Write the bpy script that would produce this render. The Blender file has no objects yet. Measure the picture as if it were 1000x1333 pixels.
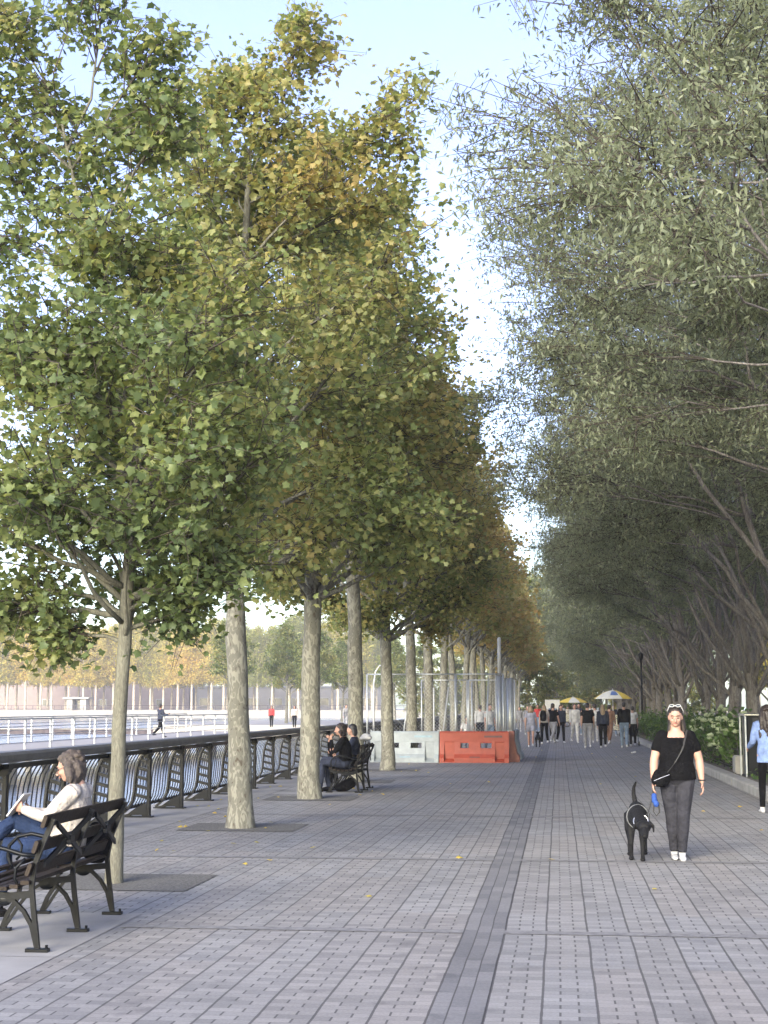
import bpy, math, random
import numpy as np
from mathutils import Vector, Matrix, noise as mnoise

R = math.radians
scene = bpy.context.scene
COL = scene.collection

# ------------------------------------------------------------------ camera, world, sun, exposure
PITCH = math.atan(253.5 / 1950.0)
YAW = math.atan(227 / 1950.0 * math.cos(PITCH))
cam_data = bpy.data.cameras.new('camera')
cam_data.sensor_fit = 'HORIZONTAL'
cam_data.sensor_width = 36.0
cam_data.lens = 1.95 * 36.0
cam_data.clip_start = 0.1
cam_data.clip_end = 6000.0
cam = bpy.data.objects.new('camera', cam_data)
COL.objects.link(cam)
cam.location = (0.0, 0.0, 1.6)
cam.rotation_euler = (math.pi / 2 + PITCH, 0.0, YAW)
scene.camera = cam

SUN_EL, SUN_AZ = 22.0, 196.0      # azimuth clockwise from +Y: behind the camera
world = bpy.data.worlds.new('World')
scene.world = world
world.use_nodes = True
wn = world.node_tree
wn.nodes.clear()
sky = wn.nodes.new('ShaderNodeTexSky')
sky.sky_type = 'NISHITA'
sky.sun_disc = False
sky.sun_elevation = R(SUN_EL)
sky.sun_rotation = R(SUN_AZ)
sky.air_density = 1.0
sky.dust_density = 1.6
sky.ozone_density = 2.0
bg = wn.nodes.new('ShaderNodeBackground')
bg.inputs['Strength'].default_value = 0.15
wo = wn.nodes.new('ShaderNodeOutputWorld')
hs_ = wn.nodes.new('ShaderNodeHueSaturation')
hs_.inputs['Saturation'].default_value = 1.0
hs_.inputs['Hue'].default_value = 0.53
wn.links.new(sky.outputs[0], hs_.inputs['Color'])
wn.links.new(hs_.outputs[0], bg.inputs[0])
wn.links.new(bg.outputs[0], wo.inputs[0])

sd = bpy.data.lights.new('sun', 'SUN')
sd.energy = 2.0
sd.angle = R(30)
sd.color = (1.0, 0.93, 0.83)
sun = bpy.data.objects.new('sun', sd)
COL.objects.link(sun)
sdir = Vector((math.sin(R(SUN_AZ)) * math.cos(R(SUN_EL)), math.cos(R(SUN_AZ)) * math.cos(R(SUN_EL)), math.sin(R(SUN_EL))))
sun.rotation_euler = (-sdir).to_track_quat('-Z', 'Y').to_euler()
sun.location = (40, -40, 60)

scene.view_settings.view_transform = 'Standard'
scene.view_settings.look = 'None'
scene.view_settings.gamma = 1.0
scene.view_settings.exposure = 1.9
scene.cycles.max_bounces = 9
scene.cycles.diffuse_bounces = 7
scene.cycles.transmission_bounces = 7
scene.cycles.glossy_bounces = 3
scene.cycles.transparent_max_bounces = 4

# ------------------------------------------------------------------ materials
def nt(name):
    m = bpy.data.materials.new(name)
    m.use_nodes = True
    t = m.node_tree
    for n in list(t.nodes):
        t.nodes.remove(n)
    out = t.nodes.new('ShaderNodeOutputMaterial')
    b = t.nodes.new('ShaderNodeBsdfPrincipled')
    t.links.new(b.outputs[0], out.inputs[0])
    return m, t, b, out

def rgb(c):
    return (c[0], c[1], c[2], 1.0)

class NB:
    """tiny helper to write math node chains"""
    def __init__(s, t): s.t = t
    def link(s, a, inp):
        if isinstance(a, (int, float)): inp.default_value = a
        else: s.t.links.new(a, inp)
    def m(s, op, a, b=0.0, c=0.0, clamp=False):
        n = s.t.nodes.new('ShaderNodeMath'); n.operation = op; n.use_clamp = clamp
        s.link(a, n.inputs[0]); s.link(b, n.inputs[1]); s.link(c, n.inputs[2])
        return n.outputs[0]
    def comb(s, x, y, z=0.0):
        n = s.t.nodes.new('ShaderNodeCombineXYZ')
        s.link(x, n.inputs[0]); s.link(y, n.inputs[1]); s.link(z, n.inputs[2])
        return n.outputs[0]
    def mix(s, f, a, b, mode='MIX'):
        n = s.t.nodes.new('ShaderNodeMix'); n.data_type = 'RGBA'; n.blend_type = mode
        s.link(f, n.inputs[0])
        for v, i in ((a, n.inputs[6]), (b, n.inputs[7])):
            if isinstance(v, tuple): i.default_value = rgb(v)
            else: s.t.links.new(v, i)
        return n.outputs[2]
    def noise(s, vec, scale, detail=3.0, rough=0.55):
        n = s.t.nodes.new('ShaderNodeTexNoise')
        n.inputs['Scale'].default_value = scale; n.inputs['Detail'].default_value = detail
        n.inputs['Roughness'].default_value = rough
        if vec is not None: s.t.links.new(vec, n.inputs['Vector'])
        return n.outputs['Fac']
    def ramp(s, fac, stops):
        n = s.t.nodes.new('ShaderNodeValToRGB')
        e = n.color_ramp.elements
        while len(e) < len(stops): e.new(0.5)
        for i, (p, c) in enumerate(stops):
            e[i].position = p; e[i].color = rgb(c)
        s.link(fac, n.inputs[0])
        return n.outputs[0]
    def remap(s, v, a, b, c=0.0, d=1.0):
        n = s.t.nodes.new('ShaderNodeMapRange')
        s.link(v, n.inputs[0])
        for i, q in enumerate((a, b, c, d)): n.inputs[i + 1].default_value = q
        return n.outputs[0]
    def bump(s, h, bsdf, strength=0.4, dist=0.01):
        n = s.t.nodes.new('ShaderNodeBump')
        n.inputs['Strength'].default_value = strength; n.inputs['Distance'].default_value = dist
        s.t.links.new(h, n.inputs['Height']); s.t.links.new(n.outputs[0], bsdf.inputs['Normal'])
    def obj(s):
        return s.t.nodes.new('ShaderNodeTexCoord').outputs['Object']
    def pos(s):
        return s.t.nodes.new('ShaderNodeNewGeometry').outputs['Position']

def mat(name, c, rough=0.6, metal=0.0, vary=0.18, scale=8.0, bump=0.0, bdist=0.01, spec=0.5):
    m, t, b, o = nt(name)
    k = NB(t)
    v = k.obj()
    n = k.noise(v, scale, 4.0)
    lo = tuple(x * (1 - vary) for x in c); hi = tuple(min(1, x * (1 + vary)) for x in c)
    t.links.new(k.ramp(n, [(0.3, lo), (0.7, hi)]), b.inputs['Base Color'])
    b.inputs['Roughness'].default_value = rough
    b.inputs['Metallic'].default_value = metal
    b.inputs['Specular IOR Level'].default_value = spec
    if bump: k.bump(k.noise(v, scale * 3, 5.0), b, bump, bdist)
    return m

def paver_mat(name, x0, dark=False):
    m, t, b, o = nt(name)
    k = NB(t)
    p = k.pos()
    sp = t.nodes.new('ShaderNodeSeparateXYZ'); t.links.new(p, sp.inputs[0])
    X, Y = sp.outputs[0], sp.outputs[1]
    wv = k.comb(k.m('MULTIPLY', X, 0.35), k.m('MULTIPLY', Y, 0.8))
    wob = k.m('MULTIPLY', k.m('SUBTRACT', k.noise(wv, 1.0, 2.0), 0.5), 0.022)
    u = k.m('DIVIDE', k.m('ADD', k.m('SUBTRACT', X, x0), wob), 0.295)
    c = k.m('FLOOR', u)
    f3 = k.m('MULTIPLY', k.m('FRACT', u), 3.0)
    Yw = k.m('ADD', Y, k.m('MULTIPLY', c, 0.037))
    r = k.m('DIVIDE', Yw, 0.1)
    row = k.m('FLOOR', r)
    par = k.m('FLOORED_MODULO', row, 2.0)
    # distance to the solid joint, to the two dash lines
    e = k.m('MINIMUM', f3, k.m('SUBTRACT', 3.0, f3))
    wn_ = k.noise(p, 9.0, 2.0)
    jw = k.m('ADD', 0.04, k.m('MULTIPLY', wn_, 0.07))
    solid = k.m('LESS_THAN', e, jw)
    if dark:
        d1 = k.m('MINIMUM', k.m('ABSOLUTE', k.m('SUBTRACT', f3, 1.0)), k.m('ABSOLUTE', k.m('SUBTRACT', f3, 2.0)))
        dash = k.m('LESS_THAN', d1, 0.045)
        sid = k.m('FLOOR', f3)
        rr = k.m('FLOOR', k.m('ADD', k.m('DIVIDE', Y, 0.3), k.m('MULTIPLY', sid, 0.37)))
    else:
        line = k.m('ADD', 1.0, par)
        df = k.m('SUBTRACT', f3, line)
        dash = k.m('LESS_THAN', k.m('ABSOLUTE', df), 0.06)
        sid = k.m('GREATER_THAN', df, 0.0)
        rr = row
    fr = k.m('FRACT', r)
    cross = k.m('LESS_THAN', k.m('MINIMUM', fr, k.m('SUBTRACT', 1.0, fr)), 0.035)
    wnz = t.nodes.new('ShaderNodeTexWhiteNoise'); wnz.noise_dimensions = '3D'
    t.links.new(k.comb(c, rr, sid), wnz.inputs['Vector'])
    rnd = wnz.outputs['Value']
    wn2 = t.nodes.new('ShaderNodeTexWhiteNoise'); wn2.noise_dimensions = '3D'
    t.links.new(k.comb(c, k.m('FLOOR', k.m('DIVIDE', Y, 2.4)), 3.0), wn2.inputs['Vector'])
    blk = wn2.outputs['Value']
    if dark:
        base = k.ramp(rnd, [(0.0, (0.130, 0.130, 0.133)), (0.5, (0.158, 0.157, 0.158)), (1.0, (0.190, 0.188, 0.186))])
    else:
        base = k.ramp(rnd, [(0.0, (0.190, 0.187, 0.181)), (0.5, (0.230, 0.225, 0.216)), (1.0, (0.272, 0.265, 0.252))])
        tint = k.ramp(blk, [(0.0, (0.98, 1.0, 1.03)), (0.45, (1.0, 1.0, 1.0)), (0.75, (1.03, 1.0, 0.98)), (1.0, (0.95, 0.95, 0.96))])
        base = k.mix(1.0, base, tint, 'MULTIPLY')
    # grime and worn patches with their own shape
    g = k.noise(p, 0.55, 5.0, 0.6)
    gr = k.ramp(g, [(0.3, (0.86, 0.86, 0.86)), (0.55, (1.0, 1.0, 1.0)), (0.75, (1.06, 1.06, 1.06))])
    base = k.mix(1.0, base, gr, 'MULTIPLY')
    sp_ = k.ramp(k.noise(p, 3.3, 2.0), [(0.60, (1.0, 1.0, 1.0)), (0.70, (0.80, 0.80, 0.81))])
    base = k.mix(1.0, base, sp_, 'MULTIPLY')
    fine = k.ramp(k.noise(p, 55.0, 3.0), [(0.3, (0.86, 0.86, 0.86)), (0.7, (1.12, 1.12, 1.12))])
    base = k.mix(1.0, base, fine, 'MULTIPLY')
    base = k.mix(k.m('MULTIPLY', cross, 0.55), base, (0.12, 0.117, 0.113))
    jm = k.m('MAXIMUM', k.m('MULTIPLY', solid, 0.8), k.m('MULTIPLY', dash, 0.82))
    base = k.mix(jm, base, (0.055, 0.053, 0.052))
    t.links.new(base, b.inputs['Base Color'])
    b.inputs['Roughness'].default_value = 0.82
    b.inputs['Specular IOR Level'].default_value = 0.3
    h = k.m('SUBTRACT', k.m('MULTIPLY', k.noise(p, 40.0, 3.0), 0.25), k.m('MAXIMUM', jm, k.m('MULTIPLY', cross, 0.4)))
    k.bump(h, b, 0.5, 0.006)
    return m

def leaf_mat(name, stops, trans=0.35, rough=0.5, clump=0.7, cl_scale=0.55):
    """stops: colours from deep green to turned leaf; obj.color.r shifts a whole tree along them"""
    m, t, b, o = nt(name)
    k = NB(t)
    at = t.nodes.new('ShaderNodeAttribute'); at.attribute_name = 'leaf_tone'
    oi = t.nodes.new('ShaderNodeObjectInfo')
    sc = t.nodes.new('ShaderNodeSeparateColor'); t.links.new(oi.outputs['Color'], sc.inputs[0])
    n = k.noise(k.pos(), cl_scale, 2.0)
    f = k.m('ADD', k.m('MULTIPLY', at.outputs['Fac'], 0.45), k.m('MULTIPLY', k.m('SUBTRACT', n, 0.5), clump * 1.6))
    f = k.m('ADD', f, k.m('SUBTRACT', sc.outputs[0], 0.25), clamp=True)
    c = k.ramp(f, stops)
    t.links.new(c, b.inputs['Base Color'])
    b.inputs['Roughness'].default_value = rough
    b.inputs['Specular IOR Level'].default_value = 0.35
    tr = t.nodes.new('ShaderNodeBsdfTranslucent')
    t.links.new(k.mix(1.0, c, (1.35, 1.3, 0.8), 'MULTIPLY'), tr.inputs[0])
    mx = t.nodes.new('ShaderNodeMixShader'); mx.inputs[0].default_value = trans
    t.links.new(b.outputs[0], mx.inputs[1]); t.links.new(tr.outputs[0], mx.inputs[2])
    t.links.new(mx.outputs[0], o.inputs[0])
    return m

def bark_mat(name, a, b_, c, scale=7.0, stretch=0.45):
    m, t, b, o = nt(name)
    k = NB(t)
    mp = t.nodes.new('ShaderNodeMapping'); mp.inputs['Scale'].default_value = (1, 1, stretch)
    t.links.new(k.obj(), mp.inputs[0])
    n = k.noise(mp.outputs[0], scale, 4.0, 0.6)
    vo = t.nodes.new('ShaderNodeTexVoronoi'); vo.inputs['Scale'].default_value = scale * 1.4
    wv = t.nodes.new('ShaderNodeVectorMath'); wv.operation = 'ADD'
    nn = t.nodes.new('ShaderNodeTexNoise'); nn.inputs['Scale'].default_value = scale
    t.links.new(mp.outputs[0], nn.inputs['Vector'])
    t.links.new(mp.outputs[0], wv.inputs[0]); t.links.new(nn.outputs['Color'], wv.inputs[1])
    t.links.new(wv.outputs[0], vo.inputs['Vector'])
    f = k.m('ADD', k.m('MULTIPLY', n, 0.65), k.m('MULTIPLY', vo.outputs['Distance'], 0.55))
    base = k.ramp(f, [(0.36, c), (0.47, a), (0.62, a), (0.7, b_)])
    t.links.new(base, b.inputs['Base Color'])
    b.inputs['Roughness'].default_value = 0.85
    b.inputs['Specular IOR Level'].default_value = 0.2
    k.bump(k.noise(mp.outputs[0], scale * 3, 6.0, 0.7), b, 0.7, 0.02)
    return m

M = {}
M['paver'] = paver_mat('herringbone_paver', -0.70)
M['paver_dark'] = paver_mat('dark_paver', -0.70, True)
M['band'] = mat('band_paver', (0.165, 0.162, 0.16), 0.8, vary=0.3, scale=14, bump=0.4)
M['concrete'] = mat('concrete', (0.25, 0.245, 0.235), 0.85, vary=0.16, scale=2.2, bump=0.25, bdist=0.004)
M['curb'] = mat('kerb_stone', (0.29, 0.28, 0.255), 0.85, vary=0.2, scale=3.0, bump=0.3)
M['pit'] = mat('tree_pit_gravel', (0.12, 0.117, 0.11), 0.95, vary=0.5, scale=40, bump=1.0, bdist=0.02)
M['soil'] = mat('soil', (0.10, 0.085, 0.065), 0.95, vary=0.5, scale=10, bump=1.0, bdist=0.03)
M['land'] = mat('land', (0.16, 0.15, 0.11), 0.95, vary=0.3, scale=0.4)
M['bark_plane'] = bark_mat('plane_bark', (0.145, 0.140, 0.115), (0.235, 0.228, 0.185), (0.078, 0.065, 0.050), 6.0, 0.45)
M['bark_young'] = bark_mat('young_bark', (0.12, 0.115, 0.09), (0.16, 0.155, 0.12), (0.06, 0.055, 0.045), 12.0, 0.2)
M['bark_oak'] = bark_mat('grey_bark', (0.15, 0.135, 0.12), (0.24, 0.22, 0.195), (0.075, 0.062, 0.053), 9.0, 0.15)
M['bark_pale'] = bark_mat('pale_bark', (0.42, 0.36, 0.28), (0.55, 0.48, 0.38), (0.22, 0.17, 0.12), 2.0)
M['twig'] = mat('dark_twig', (0.065, 0.055, 0.045), 0.85, vary=0.3, spec=0.15)
M['leaf_plane'] = leaf_mat('plane_leaf', [(0.0, (0.12, 0.165, 0.075)), (0.3, (0.22, 0.265, 0.105)), (0.55, (0.33, 0.32, 0.13)), (0.78, (0.41, 0.33, 0.135)), (1.0, (0.41, 0.28, 0.12))], 0.55, 0.45)
M['leaf_oak'] = leaf_mat('narrow_leaf', [(0.0, (0.19, 0.22, 0.15)), (0.35, (0.27, 0.30, 0.20)), (0.7, (0.36, 0.38, 0.25)), (1.0, (0.46, 0.44, 0.25))], 0.52, 0.45, 0.35)
M['leaf_gold'] = leaf_mat('gold_leaf', [(0.0, (0.26, 0.28, 0.06)), (0.4, (0.52, 0.44, 0.10)), (0.7, (0.62, 0.46, 0.11)), (1.0, (0.56, 0.36, 0.09))], 0.45, 0.6, 0.8, 0.06)
M['leaf_bush'] = leaf_mat('bush_leaf', [(0.0, (0.05, 0.10, 0.025)), (0.5, (0.10, 0.17, 0.04)), (1.0, (0.2, 0.24, 0.07))], 0.3, 0.45, 0.5, 2.0)
M['flower'] = mat('hydrangea_flower', (0.36, 0.42, 0.25), 0.8, vary=0.25, scale=20, bump=0.8, bdist=0.02)
M['iron'] = mat('black_painted_iron', (0.0045, 0.0055, 0.0075), 0.38, 0.0, vary=0.3, scale=12, spec=0.16)
M['wood_dark'] = mat('dark_bench_wood', (0.022, 0.016, 0.012), 0.6, vary=0.5, scale=14, bump=0.4, spec=0.15)
M['rail_cap'] = mat('weathered_rail_cap', (0.095, 0.092, 0.088), 0.6, vary=0.25, scale=5, bump=0.2)
M['galv'] = mat('galvanised_steel', (0.42, 0.44, 0.45), 0.4, 0.6, vary=0.12, scale=9)
M['white_metal'] = mat('white_painted_metal', (0.45, 0.46, 0.46), 0.5, vary=0.06, scale=5)
M['orange'] = mat('orange_plastic', (0.27, 0.042, 0.020), 0.55, vary=0.14, scale=6, bump=0.15)
M['orange_faded'] = mat('faded_orange_plastic', (0.24, 0.085, 0.06), 0.6, vary=0.2, scale=6, bump=0.15)
M['white_plastic'] = mat('white_plastic', (0.24, 0.27, 0.285), 0.55, vary=0.14, scale=5, bump=0.15)
M['label'] = mat('dark_marking', (0.10, 0.05, 0.05), 0.6)
M['label_blue'] = mat('grey_blue_marking', (0.22, 0.32, 0.38), 0.6)
M['paper'] = mat('white_paper', (0.5, 0.5, 0.49), 0.8, vary=0.05)
M['brick'] = mat('pink_brick_wall', (0.26, 0.20, 0.18), 0.9, vary=0.1, scale=0.7)
M['pale_wall'] = mat('pale_wall', (0.34, 0.32, 0.285), 0.85, vary=0.08, scale=0.5)
M['seawall'] = mat('seawall_stone', (0.27, 0.255, 0.23), 0.9, vary=0.2, scale=0.3)
M['roof'] = mat('grey_roof', (0.33, 0.33, 0.31), 0.8, vary=0.1)
M['glass'] = mat('window_glass', (0.05, 0.06, 0.07), 0.12, vary=0.2, scale=1.0)
M['deck'] = mat('pale_deck', (0.30, 0.28, 0.25), 0.85, vary=0.12, scale=1.5)
M['dark_hedge'] = mat('dark_rail_band', (0.07, 0.055, 0.06), 0.9, vary=0.4, scale=2)
M['sky_blue'] = mat('umbrella_blue', (0.10, 0.17, 0.40), 0.6, vary=0.1)
M['yellow'] = mat('umbrella_yellow', (0.62, 0.47, 0.07), 0.6, vary=0.1)
M['umb_white'] = mat('umbrella_white', (0.60, 0.60, 0.56), 0.6, vary=0.06)
M['steel'] = mat('cart_steel', (0.5, 0.5, 0.5), 0.25, 0.9, vary=0.1)
M['rubber'] = mat('black_rubber', (0.02, 0.02, 0.02), 0.7)
def cloth(name, c, rough=0.85): return mat(name, c, rough, vary=0.28, scale=7, bump=0.9, bdist=0.03, spec=0.08)
def skin(name, c):
    m = mat(name, c, 0.55, vary=0.08, scale=9); return m
SK = skin('fair_skin', (0.36, 0.21, 0.155)); SK2 = skin('tan_skin', (0.24, 0.13, 0.09))

# water
m, t, b, o = nt('river_water')
k = NB(t); p = k.pos()
mp = t.nodes.new('ShaderNodeMapping'); mp.inputs['Scale'].default_value = (0.5, 1.0, 1.0); t.links.new(p, mp.inputs[0])
b.inputs['Base Color'].default_value = (0.16, 0.20, 0.24, 1)
b.inputs['Roughness'].default_value = 0.12
b.inputs['IOR'].default_value = 1.6
hh = k.m('ADD', k.noise(mp.outputs[0], 1.1, 4.0, 0.6), k.m('MULTIPLY', k.noise(mp.outputs[0], 5.0, 3.0), 0.3))
k.bump(hh, b, 0.9, 0.16)
M['water'] = m

# ------------------------------------------------------------------ mesh helpers
def unit(v):
    v = Vector(v); return v.normalized() if v.length > 1e-9 else Vector((0, 0, 1))

class MB:
    def __init__(s): s.v = []; s.f = []; s.mi = []; s.cur = 0
    def add(s, vs, fs):
        o = len(s.v); s.v.extend([tuple(x) for x in vs]); s.f.extend([tuple(i + o for i in f) for f in fs]); s.mi.extend([s.cur] * len(fs)); return s
    def box(s, c, d, rot=None):
        h = [x / 2 for x in d]
        vs = [Vector((x * h[0], y * h[1], z * h[2])) for x in (-1, 1) for y in (-1, 1) for z in (-1, 1)]
        if rot: vs = [rot @ v for v in vs]
        vs = [v + Vector(c) for v in vs]
        return s.add(vs, [(0, 1, 3, 2), (4, 6, 7, 5), (0, 4, 5, 1), (2, 3, 7, 6), (0, 2, 6, 4), (1, 5, 7, 3)])
    def cbox(s, c, d, ch=0.01, rot=None):
        """box with chamfered edges along its longest direction"""
        ax = max(range(3), key=lambda i: d[i]); a, b_ = [i for i in range(3) if i != ax]
        ha, hb, hl = d[a] / 2, d[b_] / 2, d[ax] / 2
        ch = min(ch, ha * 0.6, hb * 0.6)
        prof = [(-ha + ch, -hb), (ha - ch, -hb), (ha, -hb + ch), (ha, hb - ch), (ha - ch, hb), (-ha + ch, hb), (-ha, hb - ch), (-ha, -hb + ch)]
        vs = []
        for e in (-hl, hl):
            for (p, q) in prof:
                w = [0, 0, 0]; w[ax] = e; w[a] = p; w[b_] = q; vs.append(Vector(w))
        if rot: vs = [rot @ v for v in vs]
        vs = [v + Vector(c) for v in vs]
        fs = [tuple(reversed(range(8))), tuple(range(8, 16))] + [(i, (i + 1) % 8, 8 + (i + 1) % 8, 8 + i) for i in range(8)]
        return s.add(vs, fs)
    def tube(s, pts, rad, n=8, cap=True, flat=None):
        pts = [Vector(p) for p in pts]
        if not hasattr(rad, '__len__'): rad = [rad] * len(pts)
        T = []
        for i in range(len(pts)):
            T.append(unit(pts[min(i + 1, len(pts) - 1)] - pts[max(i - 1, 0)]))
        u = T[0].orthogonal().normalized(); vs = []
        for i, p in enumerate(pts):
            u = (u - T[i] * u.dot(T[i])); u = u.normalized() if u.length > 1e-6 else T[i].orthogonal().normalized()
            w = T[i].cross(u)
            for j in range(n):
                a = 2 * math.pi * j / n
                vs.append(p + (u * math.cos(a) + w * math.sin(a)) * rad[i])
        fs = [(i * n + j, i * n + (j + 1) % n, (i + 1) * n + (j + 1) % n, (i + 1) * n + j) for i in range(len(pts) - 1) for j in range(n)]
        if cap: fs += [tuple(reversed(range(n))), tuple(range((len(pts) - 1) * n, len(pts) * n))]
        return s.add(vs, fs)
    def bar(s, pts, w, th, side):
        """flat bar: width w along side, thickness th across"""
        pts = [Vector(p) for p in pts]; side = unit(side); vs = []
        for i, p in enumerate(pts):
            tt = unit(pts[min(i + 1, len(pts) - 1)] - pts[max(i - 1, 0)])
            nn = tt.cross(side).normalized()
            for a, b_ in ((-1, -1), (1, -1), (1, 1), (-1, 1)):
                vs.append(p + side * (a * w / 2) + nn * (b_ * th / 2))
        n = len(pts)
        fs = [(i * 4 + j, i * 4 + (j + 1) % 4, i * 4 + 4 + (j + 1) % 4, i * 4 + 4 + j) for i in range(n - 1) for j in range(4)]
        fs += [(3, 2, 1, 0), (4 * n - 4, 4 * n - 3, 4 * n - 2, 4 * n - 1)]
        return s.add(vs, fs)
    def loft(s, rings, side=(1, 0, 0), n=16, tip=(.6, .5)):
        """closed body: rings of (centre, rx along side, ry across)"""
        C = [Vector(r[0]) for r in rings]; sd_ = Vector(side); vs = []
        ext = []
        T = [unit(C[min(i + 1, len(C) - 1)] - C[max(i - 1, 0)]) for i in range(len(C))]
        def ring(c, tt, rx, ry):
            u = (sd_ - tt * sd_.dot(tt)); u = u.normalized() if u.length > 1e-3 else tt.orthogonal().normalized()
            w = tt.cross(u)
            return [c + u * (math.cos(2 * math.pi * j / n) * rx) + w * (math.sin(2 * math.pi * j / n) * ry) for j in range(n)]
        r0, r1 = rings[0], rings[-1]
        e0 = min(r0[1], r0[2]); e1 = min(r1[1], r1[2])
        vs += ring(C[0] - T[0] * e0 * tip[0], T[0], r0[1] * tip[1], r0[2] * tip[1])
        for i, r in enumerate(rings): vs += ring(C[i], T[i], r[1], r[2])
        vs += ring(C[-1] + T[-1] * e1 * 0.6, T[-1], r1[1] * 0.5, r1[2] * 0.5)
        m_ = len(rings) + 2
        fs = [(i * n + j, i * n + (j + 1) % n, (i + 1) * n + (j + 1) % n, (i + 1) * n + j) for i in range(m_ - 1) for j in range(n)]
        fs += [tuple(reversed(range(n))), tuple(range((m_ - 1) * n, m_ * n))]
        return s.add(vs, fs)
    def limb(s, pts, rad, n=12):
        return s.loft([(p, r, r) for p, r in zip(pts, rad)], (1, 0.01, 0.02), n)
    def ell(s, c, r, rot=None, nu=14, nv=9):
        if not hasattr(r, '__len__'): r = (r, r, r)
        vs = [Vector((0, 0, -r[2]))]
        for i in range(1, nv):
            a = math.pi * i / nv
            for j in range(nu):
                q = 2 * math.pi * j / nu
                vs.append(Vector((r[0] * math.sin(a) * math.cos(q), r[1] * math.sin(a) * math.sin(q), -r[2] * math.cos(a))))
        vs.append(Vector((0, 0, r[2])))
        if rot: vs = [rot @ v for v in vs]
        vs = [v + Vector(c) for v in vs]
        fs = [(0, 1 + (j + 1) % nu, 1 + j) for j in range(nu)]
        for i in range(nv - 2):
            for j in range(nu):
                a = 1 + i * nu + j; b_ = 1 + i * nu + (j + 1) % nu
                fs.append((a, b_, b_ + nu, a + nu))
        L = len(vs) - 1; o = 1 + (nv - 2) * nu
        fs += [(L, o + j, o + (j + 1) % nu) for j in range(nu)]
        return s.add(vs, fs)
    def torus(s, c, Rr, r, rot=None, n=20, m=6, sx=1.0):
        pts = []
        vs = []
        for i in range(n):
            a = 2 * math.pi * i / n
            for j in range(m):
                q = 2 * math.pi * j / m
                v = Vector(((Rr + r * math.cos(q)) * math.cos(a) * sx, (Rr + r * math.cos(q)) * math.sin(a), r * math.sin(q)))
                vs.append((rot @ v if rot else v) + Vector(c))
        fs = [(i * m + j, ((i + 1) % n) * m + j, ((i + 1) % n) * m + (j + 1) % m, i * m + (j + 1) % m) for i in range(n) for j in range(m)]
        return s.add(vs, fs)
    def prism(s, prof, axis_vec, plane_u, plane_v, origin):
        """extrude a 2D outline (u, v) along axis_vec"""
        o = Vector(origin); A = Vector(axis_vec); U = Vector(plane_u); V = Vector(plane_v); n = len(prof)
        vs = [o + U * a + V * b_ for a, b_ in prof] + [o + A + U * a + V * b_ for a, b_ in prof]
        fs = [tuple(range(n)), tuple(reversed(range(n, 2 * n)))] + [(i, i + n, (i + 1) % n + n, (i + 1) % n) for i in range(n)]
        return s.add(vs, fs)
    def build(s, name, mats, parent=None, smooth=False, loc=None):
        me = bpy.data.meshes.new(name)
        me.from_pydata([tuple(v) for v in s.v], [], s.f)
        if not isinstance(mats, (list, tuple)): mats = [mats]
        for q in mats: me.materials.append(q)
        if any(s.mi): me.polygons.foreach_set('material_index', s.mi)
        if smooth: me.polygons.foreach_set('use_smooth', [True] * len(me.polygons))
        me.update()
        o = bpy.data.objects.new(name, me); COL.objects.link(o)
        if parent: o.parent = parent
        if loc: o.location = loc
        return o
    def blob(s, name, mats, parent, voxel=0.01, it=4, loc=None):
        o = s.build(name, mats, parent, True, loc)
        md = o.modifiers.new('r', 'REMESH'); md.mode = 'VOXEL'; md.voxel_size = voxel; md.use_smooth_shade = True
        if it:
            sm = o.modifiers.new('s', 'SMOOTH'); sm.factor = 0.5; sm.iterations = it
        return o

def fast_mesh(name, V, F, mats, attr=None, smooth=False):
    """V (n,3) array, F (m,k) array"""
    me = bpy.data.meshes.new(name)
    n, (m_, k_) = len(V), F.shape
    me.vertices.add(n); me.vertices.foreach_set('co', np.ascontiguousarray(V, dtype=np.float32).ravel())
    me.loops.add(m_ * k_); me.loops.foreach_set('vertex_index', np.ascontiguousarray(F, dtype=np.int32).ravel())
    me.polygons.add(m_); me.polygons.foreach_set('loop_start', np.arange(0, m_ * k_, k_, dtype=np.int32))
    me.polygons.foreach_set('loop_total', np.full(m_, k_, dtype=np.int32))
    if smooth: me.polygons.foreach_set('use_smooth', np.ones(m_, dtype=bool))
    me.materials.append(mats)
    if attr is not None:
        a = me.attributes.new('leaf_tone', 'FLOAT', 'POINT'); a.data.foreach_set('value', attr.astype(np.float32))
    me.update(calc_edges=True); me.validate()
    return me

def tag(o, label=None, cat=None, group=None, kind=None):
    if label: o['label'] = label
    if cat: o['category'] = cat
    if group: o['group'] = group
    if kind: o['kind'] = kind
    return o

def empty(name, loc, rz=0.0, label=None, cat=None, group=None):
    o = bpy.data.objects.new(name, None); COL.objects.link(o)
    o.empty_display_size = 0.2
    o.location = loc; o.rotation_euler = (0, 0, rz)
    return tag(o, label, cat, group)

def copy_tree(o, parent=None):
    c = o.copy(); COL.objects.link(c); c.parent = parent
    for ch in o.children: copy_tree(ch, c)
    return c

def sheet(name, x0, x1, y0, y1, z, m, kind='structure'):
    o = MB().add([(x0, y0, z), (x1, y0, z), (x1, y1, z), (x0, y1, z)], [(0, 1, 2, 3)]).build(name, m)
    o['kind'] = kind
    return o

# ------------------------------------------------------------------ setting
WATER_Z = -1.3
sheet('water', -2500, 2500, -400, 3500, WATER_Z, M['water'])
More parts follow.
